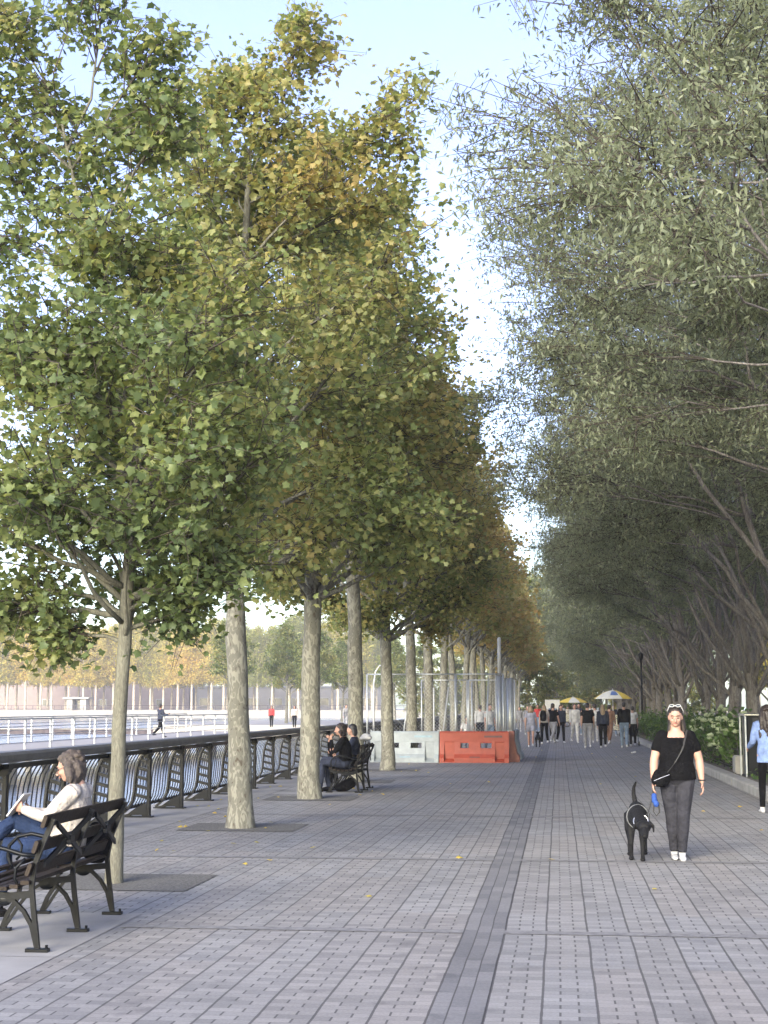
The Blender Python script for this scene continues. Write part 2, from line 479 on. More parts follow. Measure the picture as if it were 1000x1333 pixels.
# ground body with its quay face
g = MB().box((46.6, 200, -1.5), (106.6, 520, 3.0)).build('ground', M['land']); g.location.z = -0.012; tag(g, kind='structure')
sheet('promenade_paving', -6.68, 3.5, -6, 420, 0.0, M['paver'])
sheet('dark_paving_strip', -0.70, -0.41, -6, 420, 0.004, M['paver_dark'])
bb = MB()
for y in [10.94, 16.05, 22.4] + [22.4 + 6.15 * i for i in range(1, 30)]:
    for (a, c) in ((-5.3, -0.70), (-0.41, 3.48)):
        if a < -3.3 and y < 11.7: a = -3.2
        bb.add([(a, y, 0.004), (c, y, 0.004), (c, y + 0.16, 0.004), (a, y + 0.16, 0.004)], [(0, 1, 2, 3)])
tag(bb.build('paving_bands', M['band']), kind='structure')
cs = MB()
y = -6.0
while y < 200:
    cs.add([(-6.68, y + .006, .004), (-5.32, y + .006, .004), (-5.32, y + 2.994, .004), (-6.68, y + 2.994, .004)], [(0, 1, 2, 3)]); y += 3.0
tag(cs.build('concrete_path', M['concrete']), kind='structure')
pd = MB()
for (a, c) in ((5.5, 7.5), (7.51, 9.6), (9.61, 11.66)):
    pd.add([(-5.3, a, .004), (-3.24, a, .004), (-3.24, c, .004), (-5.3, c, .004)], [(0, 1, 2, 3)])
pd.add([(-5.3, 27.5, .004), (-3.6, 27.5, .004), (-3.6, 30.6, .004), (-5.3, 30.6, .004)], [(0, 1, 2, 3)])
tag(pd.build('bench_paving', M['concrete']), kind='structure')
TREE_Y = [13.63, 19.94, 26.32, 32.4, 38.19] + [38.19 + 6.15 * i for i in range(1, 22)]
TREE_X = [-4.06, -4.22, -4.36, -4.36, -4.31] + [-4.3] * 21
pt = MB()
for x, y in zip(TREE_X, TREE_Y):
    pt.add([(x - .75, y - .55, .006), (x + .8, y - .55, .006), (x + .8, y + .75, .006), (x - .75, y + .75, .006)], [(0, 1, 2, 3)])
tag(pt.build('tree_pit_ground', M['pit']), kind='structure')
# kerb and bed
kb = MB(); y = -6.0
rk = random.Random(3)
while y < 300:
    kb.cbox((3.66 + rk.uniform(-.006, .006), y + .9, 0.03), (0.30, 1.79, 0.26), 0.025); y += 1.8
tag(kb.build('kerb', M['curb']), kind='structure')
sheet('planting_bed', 3.8, 99, -6, 300, 0.12, M['soil'])

# far shore
fs_ = MB().box((-230, 480, -0.6), (560, 180, 2.6)).build('far_shore', M['seawall']); tag(fs_, kind='structure')
sheet('far_lawn', -505, 45, 392, 565, 0.72, M['deck'])

def building(label, x, y, w, d, h, mw, nx, nz, cat='building', sill=1.2, ww=1.6, wh=1.8, face=-1, axis='x', base=0.7, group=None):
    """block with window openings on the face the camera sees"""
    r = empty('building', (x, y, base), 0, label, cat, group)
    MB().box((0, 0, h / 2), (w, d, h)).build('wall', mw, r)
    rf = MB().box((0, 0, h + .25), (w + .8, d + .8, .5)).build('roof', M['roof'], r)
    for i in range(nx):
        for j in range(nz):
            z = sill + wh / 2 + j * (h - sill) / nz
            if axis == 'x':
                px = -w / 2 + w * (i + .5) / nx
                f = MB().box((px, -d / 2 - .06, z), (ww + .3, .12, wh + .3)).build('window', M['white_metal'], r)
                MB().box((px, -d / 2 - .14, z), (ww, .05, wh)).build('pane', M['glass'], f)
            else:
                py = -d / 2 + d * (i + .5) / nx
                f = MB().box((-w / 2 - .06, py, z), (.12, ww + .3, wh + .3)).build('window', M['white_metal'], r)
                MB().box((-w / 2 - .14, py, z), (.05, ww, wh)).build('pane', M['glass'], f)
    return r
building('long pinkish low building behind the golden trees across the water', -172, 450, 124, 14, 12, M['brick'], 7, 1, ww=2.2, wh=1.8)
building('white flat building behind the far trees right of the first thick trunk', -80, 448, 56, 12, 6.5, M['pale_wall'], 8, 1, ww=4, wh=2.2)
# kiosk on the far quay
ks = empty('kiosk', (-129, 396, .72), 0, 'small pale kiosk with flat grey roof on the far quay', 'kiosk')
MB().box((-1.9, 0, 1.5), (1.6, 3, 3)).box((1.9, 0, 1.5), (1.6, 3, 3)).box((0, 1.2, 1.5), (2.2, .5, 3)).build('wall', M['pale_wall'], ks)
MB().box((0, 0, 3.2), (7.2, 4.4, .4)).build('roof', M['roof'], ks)
MB().box((0, .8, 1.3), (2.0, .2, 2.4)).build('door', M['glass'], ks)
fr = MB()
for i in range(110): fr.box((-210 + i * 2, 391.5, 1.3), (.12, .12, 1.15))
fr.box((-101, 391.5, 1.88), (220, .14, .14)).box((-101, 391.5, 1.2), (220, .08, .08)).box((-101, 391.5, .95), (220, .08, .08))
tag(fr.build('fence', M['dark_hedge']), 'dark metal railing along the edge of the far quay', 'fence')

# apartment house right of the park strip, seen in slivers between trunks
bq = building('tall pale apartment house beyond the trees on the right', 44, 150, 16, 230, 20, M['pale_wall'], 34, 6, ww=2.0, wh=1.8, axis='y', base=0.1)

# ------------------------------------------------------------------ pier beyond the railing
pier = empty('pier', (-22.1, 70, 0), 0, 'pale walkway pier on the water beyond the promenade railing', 'pier')
MB().box((0, 0, -0.16), (4.2, 56, 0.32)).build('deck', M['deck'], pier)
for i in range(15):
    for x in (-1.7, 1.7): MB().tube([(x, -26 + i * 3.7, -3.0), (x, -26 + i * 3.7, -0.3)], .17, 8).build('piling', M['seawall'], pier)
def pier_rail(x, label):
    r = empty('pier_railing', (x, 44, 0), 0, label, 'railing')
    for i in range(19):
        MB().cbox((0, i * 2.9, .56), (.085, .085, 1.12), .01).build('post', M['white_metal'], r)
    MB().box((0, 26, 1.14), (.12, 52.4, .05)).box((0, 26, .85), (.03, 52.2, .03)).box((0, 26, .55), (.03, 52.2, .03)).box((0, 26, .25), (.03, 52.2, .03)).build('rail', M['galv'], r)
pier_rail(-20.15, 'white post railing on the near edge of the pier')
pier_rail(-24.05, 'white post railing on the far edge of the pier')
fd = empty('floating_dock', (-42, 158, WATER_Z), 0, 'long low floating dock lying dark on the water', 'dock')
MB().box((0, 0, .25), (64, 2.2, .5)).build('hull', M['dark_hedge'], fd)
MB().box((0, 0, .54), (64.2, 2.4, .08)).build('deck', M['deck'], fd)

# ------------------------------------------------------------------ trees
PL = [(0, 0.10), (.38, .02), (.34, .22), (.55, .48), (.31, .60), (0, 1.0), (-.31, .60), (-.55, .48), (-.34, .22), (-.38, .02)]
def tmpl_plane():
    v = np.array([(0, .32, 0.0)] + [(x, y, 0.0) for x, y in PL], dtype=float)
    v[:, 1] -= .3
    v[:, 2] = -0.30 * np.abs(v[:, 0]) - 0.25 * v[:, 1] ** 2 + 0.05
    v[0, 2] += .03
    f = np.array([(0, i, i + 1) for i in range(1, 10)] + [(0, 10, 1)])
    return v, f
def tmpl_narrow():
    v = np.array([(0, -.5, 0), (.16, -.05, .05), (0, .5, -.06), (-.16, -.05, .05)], dtype=float)
    return v, np.array([(0, 1, 2, 3)])
def tmpl_quad():
    v = np.array([(0, -.5, 0), (.42, 0, .1), (0, .55, -.1), (-.42, 0, .1)], dtype=float)
    return v, np.array([(0, 1, 2, 3)])

def leaves_mesh(name, P, size, tm, m, rng, droop=0.0, tilt=0.9, tone=None):
    V, F = tm; n = len(P)
    # orientation: leaf normal near up with random tilt; long axis random or hanging
    nz = rng.normal(size=(n, 3)) * tilt; nz[:, 2] += 1.0
    nz /= np.linalg.norm(nz, axis=1)[:, None]
    yv = rng.normal(size=(n, 3)); yv[:, 2] -= droop
    yv -= nz * np.sum(yv * nz, axis=1)[:, None]; yv /= np.linalg.norm(yv, axis=1)[:, None]
    xv = np.cross(yv, nz)
    s = size * rng.uniform(.65, 1.25, size=n)
    ax = rng.uniform(.72, 1.08, n)[:, None, None]; az = rng.uniform(-.6, 2.4, n)[:, None, None]
    W = (V[None, :, 0, None] * xv[:, None, :] * ax + V[None, :, 1, None] * yv[:, None, :] + V[None, :, 2, None] * nz[:, None, :] * az) * s[:, None, None] + P[:, None, :]
    k_ = len(V)
    FF = (F[None] + (np.arange(n) * k_)[:, None, None]).reshape(-1, F.shape[1])
    tn = rng.uniform(0, 1, n) if tone is None else tone
    return fast_mesh(name, W.reshape(-1, 3), FF, m, np.repeat(tn, k_))

def twig_arrays(A, B, ra, rb):
    """three sided prisms from A to B"""
    n = len(A); D = B - A; D /= np.linalg.norm(D, axis=1)[:, None] + 1e-9
    u = np.cross(D, np.tile([0.3, 0.2, 0.93], (n, 1))); u /= np.linalg.norm(u, axis=1)[:, None] + 1e-9
    w = np.cross(D, u)
    vs = []
    for base, r in ((A, ra), (B, rb)):
        for j in range(3):
            a = 2 * math.pi * j / 3
            vs.append(base + (u * math.cos(a) + w * math.sin(a)) * r)
    V = np.stack(vs, axis=1).reshape(-1, 3)
    f = np.array([(0, 1, 4, 3), (1, 2, 5, 4), (2, 0, 3, 5)])
    F = (f[None] + (np.arange(n) * 6)[:, None, None]).reshape(-1, 4)
    return V, F

def tree_meshes(name, seed, trunk, clumps, bark, leafm, tmpl, leaf_size, nsub, ntwig, nleaf, droop=0.0, tilt=0.9,
                limb_r=0.4, limb_from=None, sag=0.0, twl=0.55, spread=0.07, shell=0.55, majors=None):
    """trunk: list of (pos, radius). clumps: (centre, radii, start parameter 0..1 on trunk or None)"""
    rng = np.random.default_rng(seed); rnd = random.Random(seed)
    mb = MB()
    P = [Vector(p) for p, r in trunk]; Rr = [r for p, r in trunk]
    # flare at the foot
    pts = []; rr = []
    for i in range(len(P) - 1):
        for q in range(5):
            a = q / 5; pts.append(P[i].lerp(P[i + 1], a) + Vector((rnd.uniform(-1, 1), rnd.uniform(-1, 1), 0)) * Rr[i] * .06)
            rr.append(Rr[i] * (1 - a) + Rr[i + 1] * a)
    pts.append(P[-1]); rr.append(Rr[-1])
    rr = [r * (1 + 0.05 * rnd.uniform(-1, 1)) for r in rr]
    pts.insert(0, pts[0] - Vector((0, 0, .05))); rr.insert(0, rr[0] * 1.32)
    rr[1] *= 1.22; rr[2] *= 1.06
    mb.tube(pts, rr, 14)
    # knots
    def trunk_at(z):
        for i in range(len(P) - 1):
            if P[i + 1].z >= z or i == len(P) - 2:
                a = max(0, min(1, (z - P[i].z) / max(1e-3, P[i + 1].z - P[i].z)))
                return P[i].lerp(P[i + 1], a), Rr[i] * (1 - a) + Rr[i + 1] * a
    A = []; B = []; A2 = []; B2 = []
    zlow = limb_from if limb_from else P[0].z + 1.5
    MJ = []
    for (mz, mp) in (majors or []):
        s0, r0 = trunk_at(mz); e_ = Vector(mp); L = (e_ - s0).length; rb = r0 * rnd.uniform(.30, .48); bp = []
        out = Vector((e_.x - s0.x, e_.y - s0.y, 0)).normalized()
        bend = out * (-.10 * L) + Vector((rnd.uniform(-1, 1), rnd.uniform(-1, 1), 0)) * L * .05
        for i in range(11):
            a = i / 10
            q = s0.lerp(e_, a) + bend * math.sin(a * math.pi) * -.6
            if 0 < i < 10: q += Vector((rnd.uniform(-1, 1), rnd.uniform(-1, 1), rnd.uniform(-1, 1))) * L * .012
            bp.append(q); MJ.append((q, rb * (1 - .75 * a)))
        mb.tube(bp, [rb * (1 - .75 * (i / 10)) for i in range(11)], 9)
    for (c, er, zs) in clumps:
        c = Vector(c); er = Vector(er)
        hd = math.hypot(c.x - P[0].x, c.y - P[0].y)
        z0 = zs if zs is not None else max(zlow, min(P[-1].z - .2, c.z - 0.55 * hd - rnd.uniform(0, .6)))
        s0, r0 = trunk_at(z0)
        if MJ:
            s0, r0 = min(MJ, key=lambda t_: (t_[0] - c).length + max(0, t_[0].z - c.z + .5) * 1.5)
            r0 *= 1.6
        rb = max(.018, r0 * limb_r * rnd.uniform(.8, 1.15))
        L = (c - s0).length
        bp = []; n = 7
        bend = Vector((rnd.uniform(-1, 1), rnd.uniform(-1, 1), rnd.uniform(-.2, 1))) * L * .09
        for i in range(n + 1):
            a = i / n
            q = s0.lerp(c, a) + bend * math.sin(a * math.pi) + Vector((0, 0, -sag * L * math.sin(a * math.pi)))
            if 0 < i < n: q += Vector((rnd.uniform(-1, 1), rnd.uniform(-1, 1), rnd.uniform(-1, 1))) * L * .018
            bp.append(q)
        mb.tube(bp, [rb * (1 - .78 * (i / n)) for i in range(n + 1)], 8 if rb > .03 else 5)
        for si in range(nsub):
            a = rnd.uniform(.42, 1.0)
            i = min(n - 1, int(a * n)); st = bp[i].lerp(bp[i + 1], a * n - i)
            d = Vector((rnd.gauss(0, 1), rnd.gauss(0, 1), rnd.gauss(0, 1))).normalized() * (rnd.uniform(shell * .4, 1) ** .6)
            e = c + Vector((d.x * er.x, d.y * er.y, d.z * er.z))
            mid = st.lerp(e, .5) + Vector((rnd.uniform(-1, 1), rnd.uniform(-1, 1), rnd.uniform(0, 1))) * .1
            r1 = rb * .3
            A2 += [st, mid]; B2 += [mid, e]
            for ti in range(ntwig):
                a = 1.0 if ti < 2 else rnd.uniform(.25, 1)
                ts = st.lerp(mid, a * 2) if a < .5 else mid.lerp(e, a * 2 - 1)
                te = ts + Vector((rnd.gauss(0, 1), rnd.gauss(0, 1), rnd.gauss(0, .75) - droop * .4)).normalized() * twl * rnd.uniform(.5, 1.2)
                A.append(ts); B.append(te)
    A = np.array(A); B = np.array(B); A2 = np.array(A2); B2 = np.array(B2)
    V0 = np.array([tuple(v) for v in mb.v])
    va, fa = twig_arrays(A2, B2, .009, .0045)
    vb, fb = twig_arrays(A, B, .0045, .0025)
    # leaves strung along twigs
    tt = rng.uniform(.15, 1.08, size=(len(A), nleaf))
    Pp = (A[:, None, :] + (B - A)[:, None, :] * tt[:, :, None]).reshape(-1, 3) + rng.normal(size=(len(A) * nleaf, 3)) * spread
    crown = leaves_mesh(name + '_crown', Pp, leaf_size, tmpl, leafm, rng, droop, tilt)
    me = bpy.data.meshes.new(name + '_trunk')
    quads = mb.f
    allv = [tuple(v) for v in mb.v]
    o1 = len(allv); allv += [tuple(v) for v in va]; o2 = len(allv); allv += [tuple(v) for v in vb]
    fl = list(quads) + [tuple(x) for x in (fa + o1).tolist()] + [tuple(x) for x in (fb + o2).tolist()]
    me.from_pydata(allv, [], fl); me.materials.append(bark); me.materials.append(M['twig'])
    me.polygons.foreach_set('material_index', [0] * len(quads) + [1] * (len(fl) - len(quads)))
    me.polygons.foreach_set('use_smooth', [True] * len(me.polygons)); me.update()
    return me, crown

def place_tree(name, meshes, loc, rz, sc, label, cat, group, hue=0.25):
    r = empty(name, loc, rz, label, cat, group); r.scale = (sc, sc, sc)
    a = bpy.data.objects.new('trunk', meshes[0]); b_ = bpy.data.objects.new('crown', meshes[1])
    for o_ in (a, b_): COL.objects.link(o_); o_.parent = r
    b_.color = (hue, .5, .5, 1)
    return r

def ring_clumps(seed, rows):
    """rows: (z, ring radius, clump count, clump radius)"""
    rnd = random.Random(seed); out = []
    for (z, rad, n, cr) in rows:
        a0 = rnd.uniform(0, 6.28)
        for i in range(n):
            a = a0 + 6.283 * i / n + rnd.uniform(-.35, .35)
            q = rad * rnd.uniform(.72, 1.1)
            out.append(((q * math.cos(a), q * math.sin(a), z + rnd.uniform(-.35, .35)), (cr * rnd.uniform(.8, 1.25), cr * rnd.uniform(.8, 1.25), cr * rnd.uniform(.6, .85)), None))
    return out

TP = tmpl_plane(); TN = tmpl_narrow(); TQ = tmpl_quad()

# young tree in front: green, broad, upright, bending left near its top
tr0 = [((0, 0, 0), .075), ((.02, 0, 1.4), .068), ((.07, 0, 2.75), .058), ((.1, .1, 4.0), .047), ((-.12, .1, 5.2), .034), ((-.45, 0, 6.2), .024), ((-.7, 0, 7.3), .012)]
cl0 = ring_clumps(5, [(3.1, 1.0, 5, .5), (3.75, 1.2, 7, .65), (4.5, 1.3, 7, .75), (5.2, 1.15, 6, .7), (5.7, .5, 3, .6)])
cl0 += [((-1.0, 0, 2.7), (.5, .5, .42), 2.45), ((-1.45, -.2, 2.35), (.45, .5, .4), 2.45), ((-.7, .2, 2.3), (.3, .35, .25), 2.2), ((.55, .1, 2.5), (.28, .35, .22), 2.3), ((1.15, .1, 3.0), (.45, .5, .3), 2.6), ((.85, -.2, 2.75), (.42, .5, .36), 2.6), ((-1.5, 0, 3.4), (.6, .6, .4), 2.7), ((-.45, .3, 6.7), (.75, .7, .6), None), ((-1.2, 0, 6.2), (.7, .7, .6), None),
        ((-.9, 0, 7.6), (.7, .7, .7), None), ((-.1, .2, 7.3), (.6, .6, .6), None), ((-1.3, .2, 6.9), (.6, .6, .6), None), ((-1.2, 0, 8.4), (.6, .6, .6), 7.0), ((-.45, .1, 8.7), (.6, .6, .6), 7.0), ((-1.8, .1, 7.8), (.6, .6, .6), 6.8), ((.1, .1, 8.0), (.45, .5, .5), 6.8), ((.35, 0, 7.3), (.4, .4, .4), 6.0)]
T0 = tree_meshes('young_plane', 11, tr0, cl0, M['bark_young'], M['leaf_plane'], TP, .086, 12, 7, 7, 0.2, .75, limb_r=.5, limb_from=2.2, twl=.4, spread=.06)

def mature(seed, leafs, nsub=14, ntwig=7, nleaf=7, extra=(), base=4.1, lsize=.104, rows=None):
    rnd = random.Random(seed)
    w = rnd.uniform(-.12, .12)
    tr = [((0, 0, 0), .165), ((w * .3 - .02, 0, 1.5), .145), ((w - .05, 0, 3.2), .13), ((w * 2 - .1, .1, 5.0), .105), ((w, 0, 7.0), .08), ((w + .1, 0, 9.4), .03)]
    rows = rows or ([(4.9, 1.9, 6, .85)] if base == 4.7 else [(4.1, 1.6, 5, .75), (5.0, 2.1, 7, .95)] if base < 5 else [(5.3, 2.0, 5, .75)]) + [ (6.1, 2.1, 7, 1.0), (7.3, 1.9, 6, 1.0), (8.4, 1.5, 5, .95), (9.4, .9, 4, .85), (10.2, .3, 2, .6)]
    low_ = [(3.65, 2.0, 5, .42)] if base < 5 and rows[0][0] > 2 and base != 4.7 else []
    cl = ring_clumps(seed, low_ + rows) + [((.1, 0, 6.4), (.9, .9, .9), 5.0), ((0, 0, 8.2), (.9, .9, .9), 7.0)] + list(extra)
    return tree_meshes('plane', seed, tr, cl, M['bark_plane'], M['leaf_plane'], TP if leafs else TQ, lsize, nsub, ntwig, nleaf, 0.25, .8, limb_r=.42, limb_from=3.0, twl=.5, spread=.08)

T1 = mature(21, True, base=4.7, extra=[((1.9, .2, 4.4), (.75, .9, .55), 3.3), ((2.45, .0, 4.1), (.55, .7, .42), 3.3), ((1.2, -.6, 4.0), (.7, .7, .45), 3.2), ((.9, 0, 11.0), (.35, .4, .7), 9.2), ((2.1, 0, 9.7), (.5, .5, .8), 8.6), ((1.4, .1, 9.2), (.7, .7, .6), 8.2), ((1.9, 0, 8.6), (.7, .7, .6), 7.8)])
T2 = mature(22, True, 14, 7, 7)
T3 = mature(23, True, 14, 7, 7, base=5.3)
TF = [mature(31, False, 9, 5, 5, lsize=.22, base=5.3), mature(32, False, 9, 5, 5, lsize=.22, base=5.3)]
ordw = ['second', 'third', 'fourth', 'fifth', 'sixth', 'seventh', 'eighth', 'ninth', 'tenth', 'eleventh', 'twelfth', 'thirteenth', 'fourteenth']
PG = 'plane trees in a row along the promenade'
place_tree('plane_tree', T0, (TREE_X[0], TREE_Y[0], 0), 0.0, 1, 'slender young green tree with a thin trunk just behind the near bench', 'tree', PG, .24)
place_tree('plane_tree', T1, (TREE_X[1], TREE_Y[1], 0), 0.0, 1, 'thick trunked mottled plane tree, nearest of the full grown row by the railing', 'tree', PG, .42)
place_tree('plane_tree', T2, (TREE_X[2], TREE_Y[2], 0), 1.0, 1.16, 'plane tree with mottled trunk just left of the couple on the far bench', 'tree', PG, .5)
place_tree('plane_tree', T3, (TREE_X[3], TREE_Y[3], 0), 2.2, 1.15, 'plane tree with its trunk right behind the couple on the far bench', 'tree', PG, .52)
place_tree('plane_tree', T2, (TREE_X[4], TREE_Y[4], 0), 3.6, 1.08, 'plane tree standing at the left end of the white barrier', 'tree', PG, .5)
for i in range(5, len(TREE_Y)):
    if i < 14: lab = ['plane tree in front of the white barrier beside the wire fence', 'plane tree behind the wire fence panels'][0 if i == 5 else 1] if i < 7 else '%s plane tree counting from the camera in the row by the railing' % ordw[i - 1]
    else: lab = 'distant plane tree near the far end of the row by the railing'
    place_tree('plane_tree', (T3 if i < 8 else TF[i % 2]), (TREE_X[i], TREE_Y[i], 0), i * 1.7, random.Random(i).uniform(1.04, 1.16), lab, 'tree', PG, .62 + .2 * random.Random(i + 9).random())
def oak(seed, tmpl, lsize, nsub, ntwig, nleaf, low=False):
    rnd = random.Random(seed)
    tr = [((0, 0, 0), .24), ((-.05, 0, 1.0), .21), ((-.1, 0, 2.0), .19), ((-.3, .1, 4.5), .11), ((-.4, 0, 8.0), .08), ((-.3, 0, 12.5), .03)]
    rows = [(5.4, 5.3, 12, .95), (6.7, 6.0, 15, 1.05), (8.1, 6.1, 15, 1.1), (9.7, 5.4, 13, 1.15), (11.2, 4.5, 11, 1.1), (12.6, 3.4, 9, 1.05), (13.9, 1.9, 6, 1.0), (14.9, .6, 2, .9), (7.8, 2.6, 5, 1.2), (10.2, 2.4, 6, 1.2)]
    if low: rows = [(3.9, 3.7, 7, 1.1)] + rows[:2] + [(z, a, n - 2, q) for z, a, n, q in rows[2:]]
    cl = []
    for c, er, z in ring_clumps(seed, rows):
        z0 = rnd.choice([1.7, 1.9, 2.1, 2.6, 3.2]) if c[2] < 9.5 else rnd.uniform(3.0, 6.5)
        cl.append(((c[0] - .5, c[1], c[2]), er, z0))
    mj = []
    for i in range(9):
        a = 6.283 * i / 9 + rnd.uniform(-.25, .25); q = rnd.uniform(2.2, 4.0); mj.append((rnd.choice([1.6, 1.9, 2.3, 3.0]), (q * math.cos(a) - .4, q * math.sin(a), rnd.uniform(6.5, 10.0))))
    for i in range(5):
        a = 6.283 * i / 5 + rnd.uniform(-.2, .2); mj.append((rnd.uniform(3, 5.5), (1.6 * math.cos(a) - .4, 1.6 * math.sin(a), rnd.uniform(10.5, 12.8))))
    return tree_meshes('oak', seed, tr, cl, M['bark_oak'], M['leaf_oak'], tmpl, lsize, nsub, ntwig, nleaf, 1.3, 1.4, limb_r=.30, twl=.42, spread=.07, majors=mj, sag=0.02)
O1 = oak(51, TN, .098, 18, 9, 10)
O2 = oak(52, TN, .098, 18, 9, 10)
OL = oak(54, TN, .19, 9, 6, 6, False)
OF = oak(53, TN, .19, 9, 7, 7, True)
OG = 'narrow leaved shade trees along the planting bed'
oy = [16.0, 22.2, 28.2, 34.0, 40.0, 46.0, 51.5, 57.5, 63.5] + [69.5 + 6 * i for i in range(0, 14)]
for i, y in enumerate(oy):
    j = random.Random(i + 70)
    if i < 4: lab = ['grey green shade tree nearest the camera, trunk off frame to the right', 'second nearest overhanging grey green tree, trunk off frame to the right', 'third nearest overhanging grey green tree behind the person in blue', 'fourth overhanging grey green tree, its limb leaning in above the black bin'][i]
    elif i < 9: lab = ['grey barked tree standing just behind the black bin', 'forked grey barked tree behind the hydrangeas left of the bin', 'dark trunk right of the walking woman behind the hydrangeas', 'dark trunk directly behind the walking woman with the dog', 'grey tree just left of the walking woman behind the hedge'][i - 4]
    else: lab = 'distant grey green tree lining the right side of the promenade'
    m_ = (O1 if i in (0, 1, 2, 4) else O2) if i < 7 else (OL if i < 13 else OF)
    place_tree('shade_tree', m_, (5.7 - (.15 if i < 5 else -.1) + j.uniform(-.2, .3), y, .12), [0, 2.6, 1.1, 4.0, 5.1, .6, 3.2, 1.9, 2.2][i % 9], j.uniform(.96, 1.05), lab, 'tree', OG, .25 + j.uniform(-.04, .06))
# second line of trunks behind, further from the path
for i in range(2):
    j = random.Random(i + 170)
    place_tree('shade_tree', OF, (12 + j.uniform(-.6, 2), 75 + i * 22, .12), i * 1.3, j.uniform(.75, .95), 'grey tree in the second line behind the planting bed', 'tree', 'second line of trees behind the planting bed', .3)
# closing trees at the end of the walk
for i in range(9):
    j = random.Random(i + 370)
    place_tree('shade_tree', TF[i % 2], (-9 + i * 2.9 + j.uniform(-1, 1), 186 + j.uniform(-8, 12), 0), i * 2, j.uniform(1.5, 1.95), 'mid green tree closing the view at the end of the walk', 'tree', 'trees closing the view at the end of the walk', .38)

TB = mature(35, False, 9, 5, 5, lsize=.28, rows=[(1.0, 1.5, 6, .9), (2.2, 2.2, 7, 1.1), (3.6, 2.4, 7, 1.1), (5.2, 2.3, 7, 1.1), (6.8, 1.9, 6, 1.0), (8.3, 1.3, 5, .9), (9.4, .5, 2, .7)])
for i in range(11):
    j = random.Random(i + 390)
    place_tree('shade_tree', TB, (-15 + i * 3.0 + j.uniform(-.8, .8), 172 + j.uniform(-6, 8), 0), i * 2, j.uniform(.8, 1.1), 'low branched green tree in front of the trees closing the walk', 'tree', 'low branched trees at the end of the walk', .4)
# golden trees on the far shore
def far_tree(seed):
    tr = [((0, 0, 0), .30), ((.1, 0, 5), .26), ((-.1, 0, 11), .2), ((0, 0, 17), .08)]
    rows = [(7.5, 1.9, 4, 1.2), (9.3, 2.5, 6, 1.5), (11.5, 3.0, 7, 1.9), (14, 3.2, 7, 2.0), (16.5, 2.8, 6, 1.9), (18.8, 2.0, 5, 1.7), (20.8, .8, 3, 1.3)]
    return tree_meshes('gold', seed, tr, ring_clumps(seed, rows), M['bark_pale'], M['leaf_gold'], TQ, .42, 8, 6, 5, .2, 1.1, limb_r=.4, limb_from=5, twl=1.3, spread=.35)
G1 = far_tree(61); G2 = far_tree(62)
for i in range(52):
    j = random.Random(i + 470)
    row = i % 2
    x = -158 + (i // 2) * 4.3 + j.uniform(-1.2, 1.2) + row * 2
    g_ = x > -84
    place_tree('autumn_tree', G1 if j.random() < .5 else G2, (x, 398 + row * 14 + j.uniform(-2, 2), .72), j.uniform(0, 6), j.uniform(.95, 1.2),
               'greener turning tree on the far quay' if g_ else 'golden autumn tree with pale trunk on the far quay across the water', 'tree', 'autumn trees on the far quay', (.0 if g_ else .35) + j.uniform(-.1, .2))
# autumn trees right of the path behind the trunks
for i in range(11):
    j = random.Random(i + 270)
    r_ = place_tree('autumn_tree', [G1, G2][i % 2], (13.5 + j.uniform(-1, 3) + i * .7, 60 + i * 10, .1), i, j.uniform(.45, .6), 'golden autumn tree glimpsed between the trunks on the right', 'tree', 'golden trees seen between the trunks on the right', .4)
# greener trees standing on the pier root, filling behind the mid trunks
for i in range(7):
    j = random.Random(i + 520)
    place_tree('autumn_tree', TF[i % 2], (-33 + i * 2.6 + j.uniform(-1, 1), 150 + j.uniform(-6, 30), -.2), i * 1.1, j.uniform(.8, 1.05),
               'yellow green tree behind the pier between the plane trunks', 'tree', 'yellow green trees behind the pier', .33)
pr = MB().box((-26, 168, -.8), (26, 50, 1.3)).build('pier_ground', M['deck']); tag(pr, kind='structure')
pr.location.z = .0
#PART2
# ------------------------------------------------------------------ promenade railing
rail = empty('railing', (-5.95, 12.0, 0), 0, 'black cast iron railing with broad weathered cap along the water edge', 'railing')
BAY = 1.93; NB_ = 52
flange = [(-.05, .96), (-.11, .90), (-.165, .80), (-.195, .68), (-.212, .52), (-.222, .36), (-.245, .24), (-.31, .12), (-.42, .03)]
pm = MB()
# walkway stile, curved flange, rungs, splayed foot
pm.cbox((.0, 0, .49), (.055, .075, .94), .008)
pm.bar([(x, 0, z) for x, z in flange], .085, .03, (0, 1, 0))
for z in (.30, .43, .56, .69, .81):
    zz = z; fx = -.05
    for (xa, za), (xb, zb) in zip(flange, flange[1:]):
        if zb <= zz <= za: fx = xa + (xb - xa) * (za - zz) / (za - zb)
    pm.bar([(-.0, 0, zz - .02), (fx, 0, zz + .035)], .05, .045, (0, 1, 0))
pm.prism([(.028, 0), (.028, .20), (-.06, .20), (-.20, .13), (-.30, .055), (-.40, .03), (-.40, 0), (-.30, 0), (-.24, .035), (-.10, .04), (-.06, 0)], (0, .06, 0), (1, 0, 0), (0, 0, 1), (0, -.03, 0))
pm.cbox((-.19, 0, .012), (.50, .15, .024), .005)
pm.prism([(.05, .98), (.05, .90), (.0, .84), (-.06, .86), (-.16, .95), (-.16, .98)], (0, .09, 0), (1, 0, 0), (0, 0, 1), (0, -.045, 0))
post0 = pm.build('post', M['iron'], rail)
hp = MB()
npk = 12
for i in range(1, npk):
    yy = BAY * i / npk
    hp.tube([(x - .01, yy, z) for x, z in flange[:8]], .009, 5)
hp.build('picket_panel', M['iron'], rail)
picket0 = rail.children[-1] if rail.children[-1].name.startswith('picket') else [c for c in rail.children if c.name.startswith('picket')][0]
